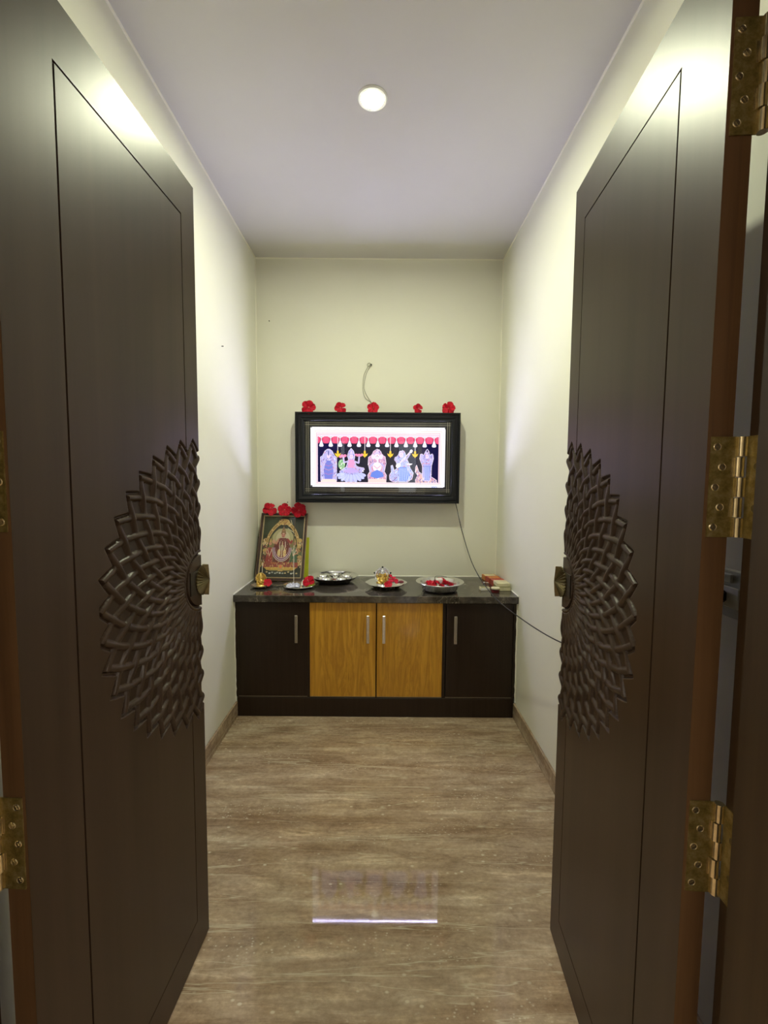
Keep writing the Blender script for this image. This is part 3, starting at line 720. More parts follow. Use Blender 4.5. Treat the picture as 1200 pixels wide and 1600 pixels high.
# 2 seated figure on lotus
art.poly(ell(292, 412, 30, 42), (0.25, 0.45, 0.22)); art.fleck(ell(292, 412, 28, 40), 20, [(0.5, 0.8, 0.4), (0.1, 0.35, 0.12), (0.9, 0.9, 0.8)], 0.5, 9, rg)
for i in range(4): art.poly(ell(282+i*13, 346-(i % 2)*8, 13, 11), (0.95, 0.25, 0.45))
for i in range(5): art.poly(ell(415+i*12, 330+(i % 2)*6, 13, 9), (0.95, 0.25, 0.45))
s2 = [(275, 470), (330, 432), (350, 370), (340, 340), (352, 300), (372, 276), (394, 300), (404, 340), (398, 380), (420, 430), (480, 440), (485, 452), (460, 480), (440, 530), (400, 556), (330, 556), (290, 530)]
figure(s2, 80, 2, size=8)
for i in range(9):
    w = PI*(i+0.5)/9; cx_, cy_2 = 372+90*math.cos(w), 492+38*math.sin(w)
    p_ = ell(cx_, cy_2, 16, 38, w-PI/2, 14); art.poly(p_, (0.55, 0.58, 0.92)); art.outline(p_, 2.6, (0.35, 0.36, 0.75))
art.poly([(350, 370), (398, 370), (410, 440), (340, 440)], (0.78, 0.35, 0.62)); limb([(400, 385), (436, 400), (440, 345)], 9); limb([(350, 385), (312, 395), (306, 350)], 9)
limb([(398, 420), (440, 440), (478, 444)], 9); art.poly([(298, 470), (372, 440), (448, 470), (372, 486)], (0.55, 0.40, 0.80)); face(374, 348, 15, 4.0)
# 3 seated figure with elephant head on a throne
s3 = [(520, 556), (512, 500), (530, 470), (515, 400), (518, 350), (548, 330), (560, 300), (592, 280), (622, 300), (634, 330), (660, 345), (668, 400), (654, 470), (672, 500), (668, 556)]
figure(s3, 110, 3, (0.66, 0.38, 0.55), size=8)
for s_ in (-1, 1): p_ = ell(592+s_*34, 345, 18, 24, 0.2*s_); art.poly(p_, (0.80, 0.72, 1)); art.outline(p_, 2.5, (0.55, 0.2, 0.4))
art.poly(ell(592, 430, 38, 40), (0.92, 0.78, 0.95)); limb([(560, 400), (532, 430), (540, 470)], 12); limb([(624, 400), (652, 430), (642, 470)], 12)
art.poly([(545, 478), (592, 455), (640, 478), (650, 512), (592, 528), (534, 512)], (0.14, 0.24, 0.74)); face(592, 348, 22, 2.9, (0.90, 0.80, 0.97))
art.line([(592, 360), (598, 392), (586, 416), (600, 430)], 11, (0.88, 0.78, 0.97)); art.line([(562, 420), (592, 445), (622, 420)], 4, (0.8, 0.2, 0.3))
art.poly([(524, 532), (660, 532), (672, 562), (514, 562)], (1, 0.66, 0.62))
# 4 seated figure playing a long lute, swan beside
s4 = [(700, 540), (696, 500), (712, 470), (708, 420), (722, 415), (738, 460), (760, 440), (756, 400), (740, 360), (770, 330), (780, 298), (808, 290), (828, 310), (838, 350), (862, 400), (872, 440), (900, 480), (888, 530), (850, 556), (730, 556)]
figure(s4, 110, 4, (0.48, 0.52, 0.85), size=8)
art.poly([(770, 430), (838, 430), (872, 500), (846, 548), (782, 548)], (0.18, 0.28, 0.74))
for i in range(6): art.line([(785+i*12, 440), (778+i*17, 545)], 2.6, (0.85, 0.88, 1))
limb([(770, 385), (742, 372), (748, 348)], 9); limb([(824, 380), (850, 350), (868, 318)], 9)
art.line([(752, 432), (872, 300)], 9, (1, 0.92, 0.95)); art.line([(752, 432), (872, 300)], 4, (0.7, 0.45, 0.6)); art.poly(ell(878, 298, 12, 16, 0.4), (0.95, 0.9, 1)); art.poly(ell(770, 418, 22, 18, -0.7), (0.95, 0.85, 0.9))
art.poly([(842, 398), (892, 402), (878, 414), (846, 410)], (1, 0.95, 1)); face(796, 332, 17, 2.6); art.poly(ell(796, 286, 8, 8), (0.02, 0.02, 0.05))
for i in range(7): art.line([(702+i*6, 535), (716+i*9, 488)], 3, (0.45, 0.42, 0.7))
# 5 standing figure with spear, peacock beside
s5 = [(950, 360), (956, 322), (970, 318), (984, 332), (998, 300), (1014, 278), (1030, 300), (1036, 330), (1052, 318), (1064, 326), (1068, 360), (1052, 420), (1050, 500), (1040, 545), (984, 545), (974, 500), (974, 420)]
s5b = [(916, 540), (934, 500), (914, 470), (918, 428), (926, 412), (936, 440), (946, 470), (976, 490), (1050, 510), (1096, 540), (1098, 566), (920, 566)]
figure(s5b, 60, 6, (0.75, 0.48, 0.48), size=8); figure(s5, 70, 5, (0.48, 0.44, 0.80), size=8)
art.poly([(986, 420), (1042, 420), (1034, 540), (992, 540)], (0.20, 0.27, 0.74))
for i in range(5): art.line([(990+i*10, 425), (994+i*9, 538)], 2.6, (0.85, 0.85, 1))
limb([(990, 375), (962, 372), (962, 330)], 9); limb([(1034, 375), (1060, 372), (1060, 330)], 9); face(1013, 342, 14, 4.2)
art.poly(ell(1014, 296, 5, 12), (0.02, 0.02, 0.06)); art.line([(992, 400), (1036, 400)], 4, (0.8, 0.3, 0.4))
art.rect(90, 561, 1110, 566, (1, 0.75, 0.78))
# small blue signature squiggle bottom right and the four dark fixing studs
art.line([(1052, 594), (1062, 603), (1070, 592), (1078, 602), (1088, 594), (1100, 600)], 4, (0.15, 0.25, 0.7))
for (x, y) in ((36, 98), (1166, 106), (38, 596), (1160, 604)): art.poly(ell(x, y, 8, 8), (0.02, 0.02, 0.03))
art.mb.build('print', M['panel'], fr, fo, attr=True, fix=False)

# ------------------------------------------------------------------ the picture leaning on the worktop
PW, PH = 0.308, 0.448
lean = math.asin((2.925-2.760)/PH)
lp = empty('framed_print', (-0.662, 2.762, ZC+0.0080), (-lean, 0.0, math.radians(-1.5)))
tag(lp, 'brown framed devotional print leaning against the back wall on the worktop', 'picture')
f = MB(); f.frame(-PW/2, PW/2, 0, PH, [(0, 0.014), (0, 0.001), (0.002, -0.001), (0.012, 0.0), (0.016, 0.004), (0.016, 0.014)])
f.build('frame', plain('brown_moulding', (0.045, 0.018, 0.012), 0.3, coat=0.3, var=0.3, scale=60), lp, smooth=True)
f = MB(); f.frame(-PW/2+0.016, PW/2-0.016, 0.016, PH-0.016, [(0, 0.012), (0, 0.002), (0.003, 0.001), (0.006, 0.005), (0.006, 0.012)])
f.build('inner_beading', plain('gilt_beading', (0.55, 0.43, 0.26), 0.35, 0.3, var=0.3, scale=300), lp)
f = MB(); f.frame(-PW/2-0.0012, PW/2+0.0012, -0.0012, PH+0.0006, [(0, 0.013), (0, 0.001), (0.0012, 0.001), (0.0012, 0.013)])
f.build('outer_edge', plain('pale_outer_edge', (0.45, 0.30, 0.18), 0.4), lp)
MB().box((-PW/2+0.004, 0.0125, 0.004), (PW/2-0.004, 0.0155, PH-0.004)).build('backing', M['matt_black'], lp)
AW, AH = PW-0.044, PH-0.044
a2 = Art(lambda x, y, k: (-AW/2+x*AW, 0.0101-0.000008*k, 0.022+(1-y)*AH))
a2.mb.box((-PW/2+0.018, 0.0102, 0.018), (PW/2-0.018, 0.0122, PH-0.018), col=(0.02, 0.025, 0.012))
r2 = random.Random(7)
G, GD, MR, RD, PP, SK_, OR2 = (0.55, 0.36, 0.12), (0.30, 0.17, 0.05), (0.14, 0.02, 0.02), (0.32, 0.03, 0.03), (0.16, 0.04, 0.12), (0.55, 0.26, 0.17), (0.55, 0.20, 0.05)
a2.rect(0, 0, 1, 1, (0.010, 0.015, 0.006)); a2.poly([(0, 0), (0.42, 0), (0.2, 0.3), (0, 0.32)], (0.028, 0.042, 0.012))
a2.poly([(0.22, 0.9), (0.16, 0.5), (0.22, 0.32), (0.38, 0.20), (0.62, 0.20), (0.78, 0.32), (0.84, 0.5), (0.8, 0.9)], (0.20, 0.17, 0.06))
a2.poly(ell(0.5, 0.36, 0.26, 0.16, 0, 24), (0.42, 0.38, 0.20)); a2.poly(ell(0.5, 0.36, 0.17, 0.12, 0, 24), (0.55, 0.50, 0.32))
arch = [(0.10, 0.60), (0.09, 0.50)]+[(0.5-0.39*math.cos(t), 0.47-0.33*math.sin(t)**1.0-0.05*math.sin(t)**6) for t in [PI*k/16 for k in range(17)]]+[(0.91, 0.50), (0.90, 0.60)]
for k in range(2): a2.line(arch, 0.066-0.040*k, (G, (0.30, 0.17, 0.05))[k])
for (x, y) in arch[::2]: a2.poly(ell(x, y, 0.016, 0.012), (0.75, 0.55, 0.25))
a2.poly(ell(0.5, 0.09, 0.14, 0.052), G); a2.fleck(ell(0.5, 0.09, 0.13, 0.048), 26, [GD, (0.8, 0.6, 0.3), (0.25, 0.05, 0.03)], 0.7, 0.016, r2)
a2.line([(0.66, 0.05), (0.70, 0.12), (0.62, 0.17)], 0.012, (0.6, 0.5, 0.3)); a2.line([(0.6, 0.2), (0.75, 0.26), (0.80, 0.33)], 0.012, (0.6, 0.55, 0.4))
for s_ in (0, 1):                               # columns of small figures at both sides
    x = 0.07+0.86*s_
    for i in range(8):
        a2.poly(ell(x+r2.uniform(-.02, .02), 0.40+i*0.055, 0.05, 0.034), r2.choice([G, (0.65, 0.5, 0.3), MR, (0.10, 0.13, 0.05)]))
    bx_ = [(x-0.06, 0.38), (x+0.06, 0.38), (x+0.07, 0.85), (x-0.07, 0.85)]
    a2.fleck(bx_, 60, [G, (0.7, 0.55, 0.38), MR, GD, (0.08, 0.12, 0.05)], 0.6, 0.020, r2)
for s_, rob in ((-1, RD), (1, (0.05, 0.11, 0.05))):   # attendants
    x = 0.5+s_*0.30
    a2.poly([(x-0.06, 0.52), (x+0.06, 0.52), (x+0.10, 0.82), (x-0.10, 0.82)], rob)
    a2.fleck([(x-0.06, 0.52), (x+0.06, 0.52), (x+0.10, 0.82), (x-0.10, 0.82)], 22, [G, SK_, rob, (0.75, 0.6, 0.45)], 0.3, 0.022, r2)
    a2.poly([(x-0.035, 0.43), (x, 0.36), (x+0.035, 0.43)], G); a2.poly(ell(x, 0.455, 0.035, 0.03), SK_)
    a2.line([(x-0.05, 0.55), (x, 0.66), (x+0.05, 0.55)], 0.012, (0.75, 0.68, 0.5)); a2.line([(x+s_*0.05, 0.54), (x+s_*0.10, 0.60), (x, 0.64)], 0.022, SK_)
# central figure
a2.poly([(0.40, 0.37), (0.62, 0.37), (0.70, 0.52), (0.70, 0.78), (0.30, 0.78), (0.31, 0.52)], MR)
a2.poly([(0.42, 0.48), (0.60, 0.48), (0.62, 0.72), (0.40, 0.72)], (0.26, 0.08, 0.06))
a2.line([(0.41, 0.38), (0.33, 0.46), (0.28, 0.42)], 0.045, SK_); a2.line([(0.61, 0.38), (0.70, 0.45), (0.74, 0.40)], 0.045, RD)
a2.poly(ell(0.28, 0.42, 0.04, 0.035), (0.6, 0.33, 0.22)); a2.line([(0.33, 0.46), (0.30, 0.56)], 0.04, MR)
for xx in (0.43, 0.57): a2.poly(ell(xx, 0.61, 0.038, 0.065), (0.75, 0.55, 0.25))
a2.poly(ell(0.5, 0.52, 0.045, 0.05), (0.35, 0.30, 0.18)); a2.line([(0.5, 0.40), (0.5, 0.70)], 0.022, (0.70, 0.55, 0.35))
a2.line([(0.44, 0.39), (0.43, 0.50), (0.46, 0.58)], 0.014, (0.8, 0.72, 0.6)); a2.line([(0.56, 0.39), (0.58, 0.50), (0.55, 0.58)], 0.014, (0.8, 0.72, 0.6))
gar = [(0.5+0.21*math.cos(t), 0.52+0.20*math.sin(t)) for t in [PI*(k/16) for k in range(17)]]
a2.line(gar, 0.055, PP); a2.line(gar, 0.012, (0.75, 0.62, 0.72)); a2.line([(0.5+(x-0.5)*1.16, 0.52+(y-0.52)*1.13) for x, y in gar], 0.010, (0.75, 0.66, 0.6))
a2.line([(0.5+(x-0.5)*0.85, 0.52+(y-0.52)*0.85) for x, y in gar], 0.010, (0.65, 0.5, 0.6))
a2.poly([(0.455, 0.25), (0.50, 0.155), (0.56, 0.25), (0.575, 0.30), (0.44, 0.30)], (0.25, 0.14, 0.07)); a2.fleck([(0.46, 0.25), (0.50, 0.17), (0.555, 0.25), (0.57, 0.30), (0.445, 0.30)], 12, [G, RD, GD], 0.6, 0.014, r2)
a2.poly(ell(0.507, 0.315, 0.048, 0.040), (0.55, 0.22, 0.17)); a2.line([(0.48, 0.335), (0.535, 0.335)], 0.008, (0.15, 0.02, 0.02))
for xx in (0.487, 0.527): a2.poly(ell(xx, 0.307, 0.010, 0.006), (0.02, 0.01, 0.01))
a2.line([(0.507, 0.278), (0.507, 0.30)], 0.008, (0.85, 0.8, 0.7)); a2.poly([(0.43, 0.36), (0.58, 0.36), (0.63, 0.42), (0.39, 0.42)], (0.17, 0.03, 0.03))
fk = [(0.32, 0.40), (0.68, 0.40), (0.70, 0.76), (0.30, 0.76)]
a2.fleck(fk, 70, [(0.7, 0.5, 0.25), (0.45, 0.08, 0.06), (0.8, 0.7, 0.55), MR], 0.5, 0.011, r2)
# throne and offerings below
a2.rect(0.08, 0.76, 0.92, 0.85, (0.30, 0.06, 0.04)); a2.fleck([(0.08, 0.76), (0.92, 0.76), (0.92, 0.85), (0.08, 0.85)], 60, [G, OR2, RD, (0.65, 0.42, 0.2)], 0.6, 0.018, r2)
a2.poly([(0.10, 0.84), (0.90, 0.84), (0.84, 0.885), (0.16, 0.885)], (0.62, 0.40, 0.08)); a2.fleck([(0.12, 0.84), (0.88, 0.84), (0.84, 0.88), (0.16, 0.88)], 24, [OR2, (0.85, 0.65, 0.2)], 0.5, 0.014, r2)
a2.rect(0.44, 0.80, 0.56, 0.91, G); a2.poly([(0.44, 0.91), (0.56, 0.91), (0.5, 0.95)], G); a2.poly(ell(0.5, 0.83, 0.035, 0.028), (0.75, 0.22, 0.08))
a2.rect(0.0, 0.905, 1.0, 1.0, (0.020, 0.024, 0.018))
for i in range(12): a2.poly(ell(0.18+i*0.065+r2.uniform(-.01, .01), 0.925+r2.uniform(-.01, .015), 0.026, 0.013), r2.choice([(0.6, 0.62, 0.58), (0.35, 0.38, 0.33), (0.5, 0.4, 0.2)]))
a2.mb.build('print', M['print'], lp, attr=True, fix=False)
MB().box((-PW/2+0.017, 0.0062, 0.017), (PW/2-0.017, 0.0074, PH-0.017)).build('glass', M['glass'], lp)

# boards propped behind it
def slab(name, mat, x0, x1, yb, yt, h, label, cat, rz=0.0, edge=None, th=0.01):
    L = math.asin((yt-yb)/h); e = empty(name, ((x0+x1)/2, yb, ZC+0.0040), (-L, 0, rz)); tag(e, label, cat)
    MB().box((-(x1-x0)/2, 0, 0), ((x1-x0)/2, th, h), 0.0015).build('cover', mat, e)
    if edge: MB().box((-(x1-x0)/2+0.001, 0.002, 0.002), ((x1-x0)/2+0.0006, th-0.002, h-0.003)).build('pages', edge, e)
    return e
slab('green_book', M['limegreen'], -0.67, -0.494, 2.866, 2.917, 0.265, 'lime green book propped behind the brown framed print', 'book', 0, M['cream'], 0.012)
slab('dark_board', M['matt_black'], -0.832, -0.70, 2.866, 2.917, 0.27, 'dark board showing behind the left edge of the brown framed print', 'board', 0, None, 0.008)

# ------------------------------------------------------------------ hibiscus flowers (unit size: petal length 1)
def petal_mesh(seed):
    rn = random.Random(seed); mb = MB(); nu, nv = 9, 9; vs = []
    ph = rn.uniform(0, 6); curl = rn.uniform(0.1, 0.5)
    for i in range(nu):
        t = i/(nu-1); half = 0.50*(math.sin(PI*min(1, t*0.78+0.06)))**0.8*(0.35+0.9*t) if t < 0.999 else 0.34
        for j in range(nv):
            s_ = -1+2*j/(nv-1); edge = abs(s_)
            L = t*(1-0.13*edge*edge*t)
            ruf = 0.09*t*t*math.sin(7*s_+ph+4*t)+0.05*t*math.sin(13*s_+ph*2)
            z = 0.34*t-curl*t*t*0.9+ruf+0.12*edge*edge*t
            vs.append((L, s_*half, z))
    fs = [(i*nv+j, (i+1)*nv+j, (i+1)*nv+j+1, i*nv+j+1) for i in range(nu-1) for j in range(nv-1)]
    top = len(vs); vs2 = vs+[(x, y, z-0.018) for x, y, z in vs]
    fs += [(a+top, d+top, c+top, b_+top) for a, b_, c, d in fs]
    rim = [j for j in range(nv)]+[i*nv+nv-1 for i in range(1, nu)]+[(nu-1)*nv+j for j in range(nv-2, -1, -1)]+[i*nv for i in range(nu-2, 0, -1)]
    fs += [(rim[k], rim[(k+1) % len(rim)], rim[(k+1) % len(rim)]+top, rim[k]+top) for k in range(len(rim))]
    mb.add(vs2, fs); return mb
def make_flower(seed):
    e = empty('hibiscus_flower'); rn = random.Random(seed)
    for k in range(5):
        p = petal_mesh(seed*10+k).build('petal', M['red'], e, smooth='full')
        p.rotation_euler = (rn.uniform(-0.2, 0.2), rn.uniform(-0.35, 0.1), 2*PI*k/5+rn.uniform(-0.15, 0.15))
    st = MB().tube([(0, 0, 0), (0.02, 0.01, 0.35), (0.08, 0.03, 0.68)], [0.045, 0.035, 0.03], 8)
    for i in range(12):
        w = i*2.4; z = 0.40+i*0.024; st.ball((0.03+0.07*math.cos(w), 0.015+0.07*math.sin(w), z), 0.03, 6, 4)
    st.build('stamen', M['stamen'], e, smooth='full')
    MB().lathe([(0.01, -0.25), (0.10, -0.22), (0.14, -0.05), (0.10, 0.03), (0.01, 0.05)], 10).build('calyx', M['green'], e, smooth='full')
    return e
protos = [make_flower(s_) for s_ in (1, 2, 3)]; used = [False]*3
def flower(kind, loc, rot, size, label, group=None):
    if not used[kind]: o = protos[kind]; used[kind] = True
    else: o = copy_tree(protos[kind])
    o.location = loc; o.rotation_euler = rot; o.scale = (size,)*3
    tag(o, label, 'flower', group); return o
R90 = math.radians(90)
GT = 'red hibiscus on top of the lit picture'
flower(0, (-0.4839, 2.846, 1.8130), (R90+0.1, 0, 0.25), 0.047, 'large red hibiscus on the left end of the lit picture frame', GT)
flower(1, (-0.2802, 2.852, 1.8110), (R90-0.1, 0.5, -0.1), 0.040, 'small red hibiscus on the lit picture frame, second from the left', GT)
flower(2, (-0.0724, 2.852, 1.8110), (R90-0.2, -0.2, 0.1), 0.040, 'red hibiscus at the middle of the lit picture frame, under the string', GT)
flower(1, (0.2128, 2.856, 1.8120), (R90-0.1, 0.9, 0.1), 0.033, 'smallest red hibiscus, second from the right on the lit picture frame', GT)
flower(0, (0.4085, 2.846, 1.8125), (R90+0.2, 1.2, -0.2), 0.046, 'large red hibiscus on the right end of the lit picture frame', GT)
GP = 'red hibiscus on top of the leaning print'
flower(1, (-0.7535, 2.912, 1.1570), (R90-0.5, 0.2, 0.3), 0.048, 'leftmost red hibiscus on the brown framed print', GP)
flower(2, (-0.6559, 2.912, 1.1545), (R90-0.4, 1.0, -0.1), 0.046, 'middle red hibiscus on the brown framed print', GP)
flower(0, (-0.5600, 2.908, 1.1545), (R90+0.0, 0.6, 0.1), 0.052, 'rightmost red hibiscus on the brown framed print', GP)

# ------------------------------------------------------------------ dishes on the worktop
def dish(name, c, prof, label, cat, n=64, shape=None, mat='steel'):
    o = MB().lathe(prof, n, (0, 0, 0), shape=shape).build(name, M[mat], None, (0, 0, 0), smooth=True)
    o.location = c; return tag(o, label, cat)
Z0 = ZC+0.0005
# brass plate, far left
e = dish('small_plate', (-0.7339, 2.625, Z0), [(0.0005, 0.001), (0.038, 0.001), (0.060, 0.010), (0.066, 0.0125), (0.066, 0.0110), (0.058, 0.0075), (0.040, -0.0), (0.0005, 0.0)], 'small round metal plate with gold idol and flower, at the left end of the worktop', 'plate', mat='steel')
# golden idol
def idol(name, loc, s, mats, label, beads=True):
    e = empty(name, loc); e.scale = (s,)*3; tag(e, label, 'idol')
    MB().lathe([(0.0, 0), (0.34, 0), (0.36, 0.05), (0.30, 0.12), (0.33, 0.17), (0.0, 0.18)], 20).build('pedestal', M[mats[0]], e, smooth=True)
    g = MB()
    g.ball((0, 0, 0.36), (0.20, 0.15, 0.19)).ball((0, -0.02, 0.62), (0.125, 0.12, 0.13))
    g.tube([(0, -0.10, 0.62), (0.02, -0.19, 0.52), (-0.03, -0.19, 0.42), (0.05, -0.2, 0.36)], [0.05, 0.045, 0.035, 0.025], 8)
    for q in (-1, 1):
        g.ball((q*0.14, 0.0, 0.62), (0.075, 0.03, 0.085)); g.tube([(q*0.16, 0, 0.48), (q*0.27, -0.05, 0.38), (q*0.20, -0.14, 0.34)], [0.06, 0.05, 0.04], 8)
        g.tube([(q*0.16, 0.02, 0.50), (q*0.29, 0.0, 0.52), (q*0.30, -0.02, 0.64)], [0.05, 0.045, 0.035], 8); g.tube([(q*0.05, -0.02, 0.24), (q*0.27, -0.12, 0.22), (q*0.06, -0.20, 0.20)], [0.10, 0.08, 0.05], 8)
    g.build('figure', M[mats[1]], e, smooth='full')
    MB().lathe([(0.13, 0.70), (0.145, 0.74), (0.11, 0.80), (0.115, 0.84), (0.06, 0.92), (0.03, 0.98), (0.0, 1.02)], 14).build('crown', M[mats[2]], e, smooth=True)
    h = MB(); pts = [(0.36*math.cos(t), 0.10, 0.56+0.40*math.sin(t)) for t in [-0.9+(PI+1.8)*k/22 for k in range(23)]]
    h.tube(pts, 0.04, 8)
    for i, p in enumerate(pts): h.ball((p[0]*1.10, 0.10, 0.56+(p[2]-0.56)*1.10), 0.045 if i % 2 else 0.03, 8, 5)
    if beads:
        k = 28; vs = [(0, 0.11, 0.56)]+[(0.36*math.cos(2*PI*i/k), 0.10 if i % 2 else 0.13, 0.56+0.40*math.sin(2*PI*i/k)) for i in range(k)]
        vs += [(x, y+0.03, z) for x, y, z in vs]; h.add(vs, [(0, 1+i, 1+(i+1) % k) for i in range(k)]+[(k+1, k+2+(i+1) % k, k+2+i) for i in range(k)]+[(1+i, 1+(i+1) % k, k+2+(i+1) % k, k+2+i) for i in range(k)])
    h.build('halo', M[mats[2]], e, smooth=True)
    if beads is True:
        for p in ((0, 0.0, 1.05), (-0.44, 0.05, 0.72), (0.44, 0.05, 0.72)): MB().ball(p, 0.05, 10, 6).build('bead', M['matt_black'], e, smooth='full')
    return e
idol('gold_idol', (-0.7405, 2.634, Z0+0.003), 0.078, ('gold', 'gold', 'gold'), 'small golden seated idol with a round halo on the leftmost plate', 'fan')
flower(2, (-0.6905, 2.600, Z0+0.030), (0.9, 0.3, 0.4), 0.026, 'small red hibiscus beside the golden idol')
def stick(name, base, top, bend, label, split=0.45, r=0.0013):
    e = empty(name, base); tag(e, label, 'incense stick'); b0 = Vector(base); t = Vector(top)-b0
    f = lambda s_: t*s_+Vector(bend)*(s_*s_*s_)
    MB().tube([f(split*i/4) for i in range(5)], r, 8).build('bare_stick', M['bamboo'], e)
    MB().tube([f(split+(1-split)*i/8) for i in range(9)], [r*1.35]*8+[r*0.6], 8).build('incense_coating', M['incense'], e)
    return e
stick('incense_stick', (-0.7432, 2.668, Z0+0.008), (-0.7412, 2.69, 0.905), (-0.006, 0.01, 0.0), 'short incense stick standing behind the golden idol', 0.68, 0.0016)
# second plate
dish('round_plate', (-0.5066, 2.630, Z0), [(0.0005, 0.001), (0.055, 0.001), (0.085, 0.010), (0.0955, 0.0150), (0.0965, 0.0135), (0.086, 0.0085), (0.056, 0.0), (0.0005, 0.0)], 'round steel plate with a lavender foil packet and a red flower', 'plate', n=72, shape=lambda w: 1+0.012*math.cos(12*w))
mb = MB(); rn = random.Random(4); nu, nv = 16, 10; vs = []
for i in range(nu):
    for j in range(nv):
        x = (i/(nu-1)-0.5); y = (j/(nv-1)-0.5); h_ = 0.020*(1-4*x*x)**0.5*(1-4*y*y)**0.5 if abs(x) < 0.5 and abs(y) < 0.5 else 0
        vs.append((x*0.080, y*0.055+0.01*math.sin(5*x), 0.002+h_*rn.uniform(0.55, 1.25)))
fs = [(i*nv+j, (i+1)*nv+j, (i+1)*nv+j+1, i*nv+j+1) for i in range(nu-1) for j in range(nv-1)]
mb.add(vs, fs); o = mb.build('foil_packet', M['packet'], None, smooth=False, fix=False); o.location = (-0.546, 2.628, Z0+0.002); tag(o, 'crumpled lavender foil packet on the round steel plate', 'packet')
flower(0, (-0.4480, 2.622, Z0+0.034), (0.9, 0.2, -0.5), 0.040, 'red hibiscus on the right side of the round steel plate')
o = MB().lathe([(0.0005, 0.034), (0.004, 0.028), (0.010, 0.012), (0.012, 0.002), (0.0005, 0.0)], 14, shape=lambda w: 1+0.15*math.cos(3*w)).build('camphor_cone', M['white_wax'], smooth=True)
o.location = (-0.4890, 2.650, Z0+0.006); tag(o, 'small cream cone standing beside the flower on the round steel plate', 'cone')
stick('incense_stick', (-0.5450, 2.652, Z0+0.006), (-0.5440, 2.655, 1.120), (0.010, 0.0, 0.0), 'tall incense stick standing in the round steel plate before the print', 0.60, 0.0016)

# compartment tray
def scal(k, a): return lambda w: 1+a*math.cos(k*w)
ct = empty('compartment_tray', (-0.3118, 2.786, Z0)); ct.scale = (1.06, 1.06, 1.1); tag(ct, 'large steel compartment tray beside the brown framed print', 'tray')
mb = MB().lathe([(0.0005, 0.001), (0.085, 0.001), (0.120, 0.018), (0.133, 0.034), (0.142, 0.036), (0.142, 0.0345), (0.134, 0.032), (0.121, 0.016), (0.086, 0.0), (0.0005, 0.0)], 96, shape=scal(10, 0.012))
mb.build('tray_body', M['steel'], ct, smooth=True)
for k in range(5):
    w = 2*PI*k/5+0.35; cx_, cy_2 = 0.074*math.cos(w), 0.074*math.sin(w)
    MB().lathe([(0.0005, 0.005), (0.018, 0.006), (0.033, 0.017), (0.037, 0.025), (0.041, 0.0255), (0.041, 0.0245), (0.034, 0.013), (0.0005, 0.003)], 28, (cx_, cy_2, 0.0)).build('bowl', M['steel'], ct, smooth=True)
MB().lathe([(0.0005, 0.024), (0.006, 0.023), (0.009, 0.017), (0.005, 0.011), (0.012, 0.004), (0.0005, 0.003)], 18).build('centre_knob', M['steel'], ct, smooth=True)
o = MB().ball((0, 0, 0), (0.013, 0.008, 0.004)).build('vermilion_smear', M['deepred'], None, smooth='full'); o.location = (-0.300, 2.668, Z0+0.0395); tag(o, 'dab of red powder on the rim of the compartment tray', 'powder')
# scalloped tray with the silver idol
dish('scalloped_tray', (0.0181, 2.640, Z0), [(0.0005, 0.001), (0.060, 0.001), (0.090, 0.012), (0.112, 0.0285), (0.124, 0.031), (0.124, 0.0295), (0.113, 0.0265), (0.091, 0.010), (0.061, 0.0), (0.0005, 0.0)], 'scalloped steel tray holding the silver idol', 'tray', 96, scal(8, 0.025))
idol('silver_idol', (-0.0045, 2.650, Z0+0.003), 0.112, ('silver', 'gold', 'silver'), 'silver and gold seated idol with dark beads on the scalloped tray', True)
flower(1, (0.060, 2.640, Z0+0.044), (0.5, 0.3, 0.4), 0.037, 'bigger red hibiscus beside the silver idol')
flower(2, (0.030, 2.590, Z0+0.024), (0.9, -0.2, 0.2), 0.026, 'smaller red hibiscus at the foot of the silver idol')
o = MB().ball((0, 0, 0), (0.018, 0.013, 0.009)).ball((-0.024, -0.006, -0.002), (0.012, 0.010, 0.006)).build('dried_flower', M['deepred'], None, smooth='full'); o.location = (0.108, 2.640, Z0+0.032); tag(o, 'dark red withered bud on the right of the scalloped tray', 'flower')
for k, (x, y) in enumerate(((0.070, 2.585), (0.085, 2.600))):
    o = MB().ball((0, 0, 0), (0.010, 0.006, 0.004)).build('rice_lump', M['cream'], None, smooth='full'); o.location = (x, y, Z0+0.017+0.008*k); tag(o, ('front' if k == 0 else 'rear')+' one of two cream petals between flower and tray rim', 'petal', 'cream petals on the scalloped tray')
# deep bowl with a lamp
dish('steel_bowl', (0.3352, 2.578, Z0), [(0.0005, 0.001), (0.074, 0.001), (0.100, 0.010), (0.116, 0.050), (0.140, 0.0545), (0.1415, 0.053), (0.1175, 0.0485), (0.103, 0.009), (0.078, 0.0), (0.0005, 0.0)], 'wide deep steel bowl with red flowers, right of the silver idol', 'bowl', 96)
gl = 'red hibiscus heaped in the deep steel bowl'
for k, (x, y, z, rx, ry, rz, s_, lab) in enumerate(((0.285, 2.585, 0.030, 0.5, 0.2, 0.4, 0.036, 'left red hibiscus in the deep steel bowl'), (0.335, 2.560, 0.032, 0.7, -0.1, 1.5, 0.038, 'front red hibiscus in the deep steel bowl'), (0.385, 2.590, 0.030, 0.5, 0.3, 2.2, 0.036, 'right red hibiscus in the deep steel bowl'), (0.350, 2.650, 0.036, 0.3, 0.0, 0.3, 0.034, 'rear red hibiscus in the deep steel bowl'))):
    flower(k % 3, (x, y, Z0+z), (rx, ry, rz), s_, lab, gl)
ol = empty('oil_lamp', (0.335, 2.610, Z0+0.004)); tag(ol, 'small pale oil lamp with a thin wire handle amid the flowers in the bowl', 'lamp')
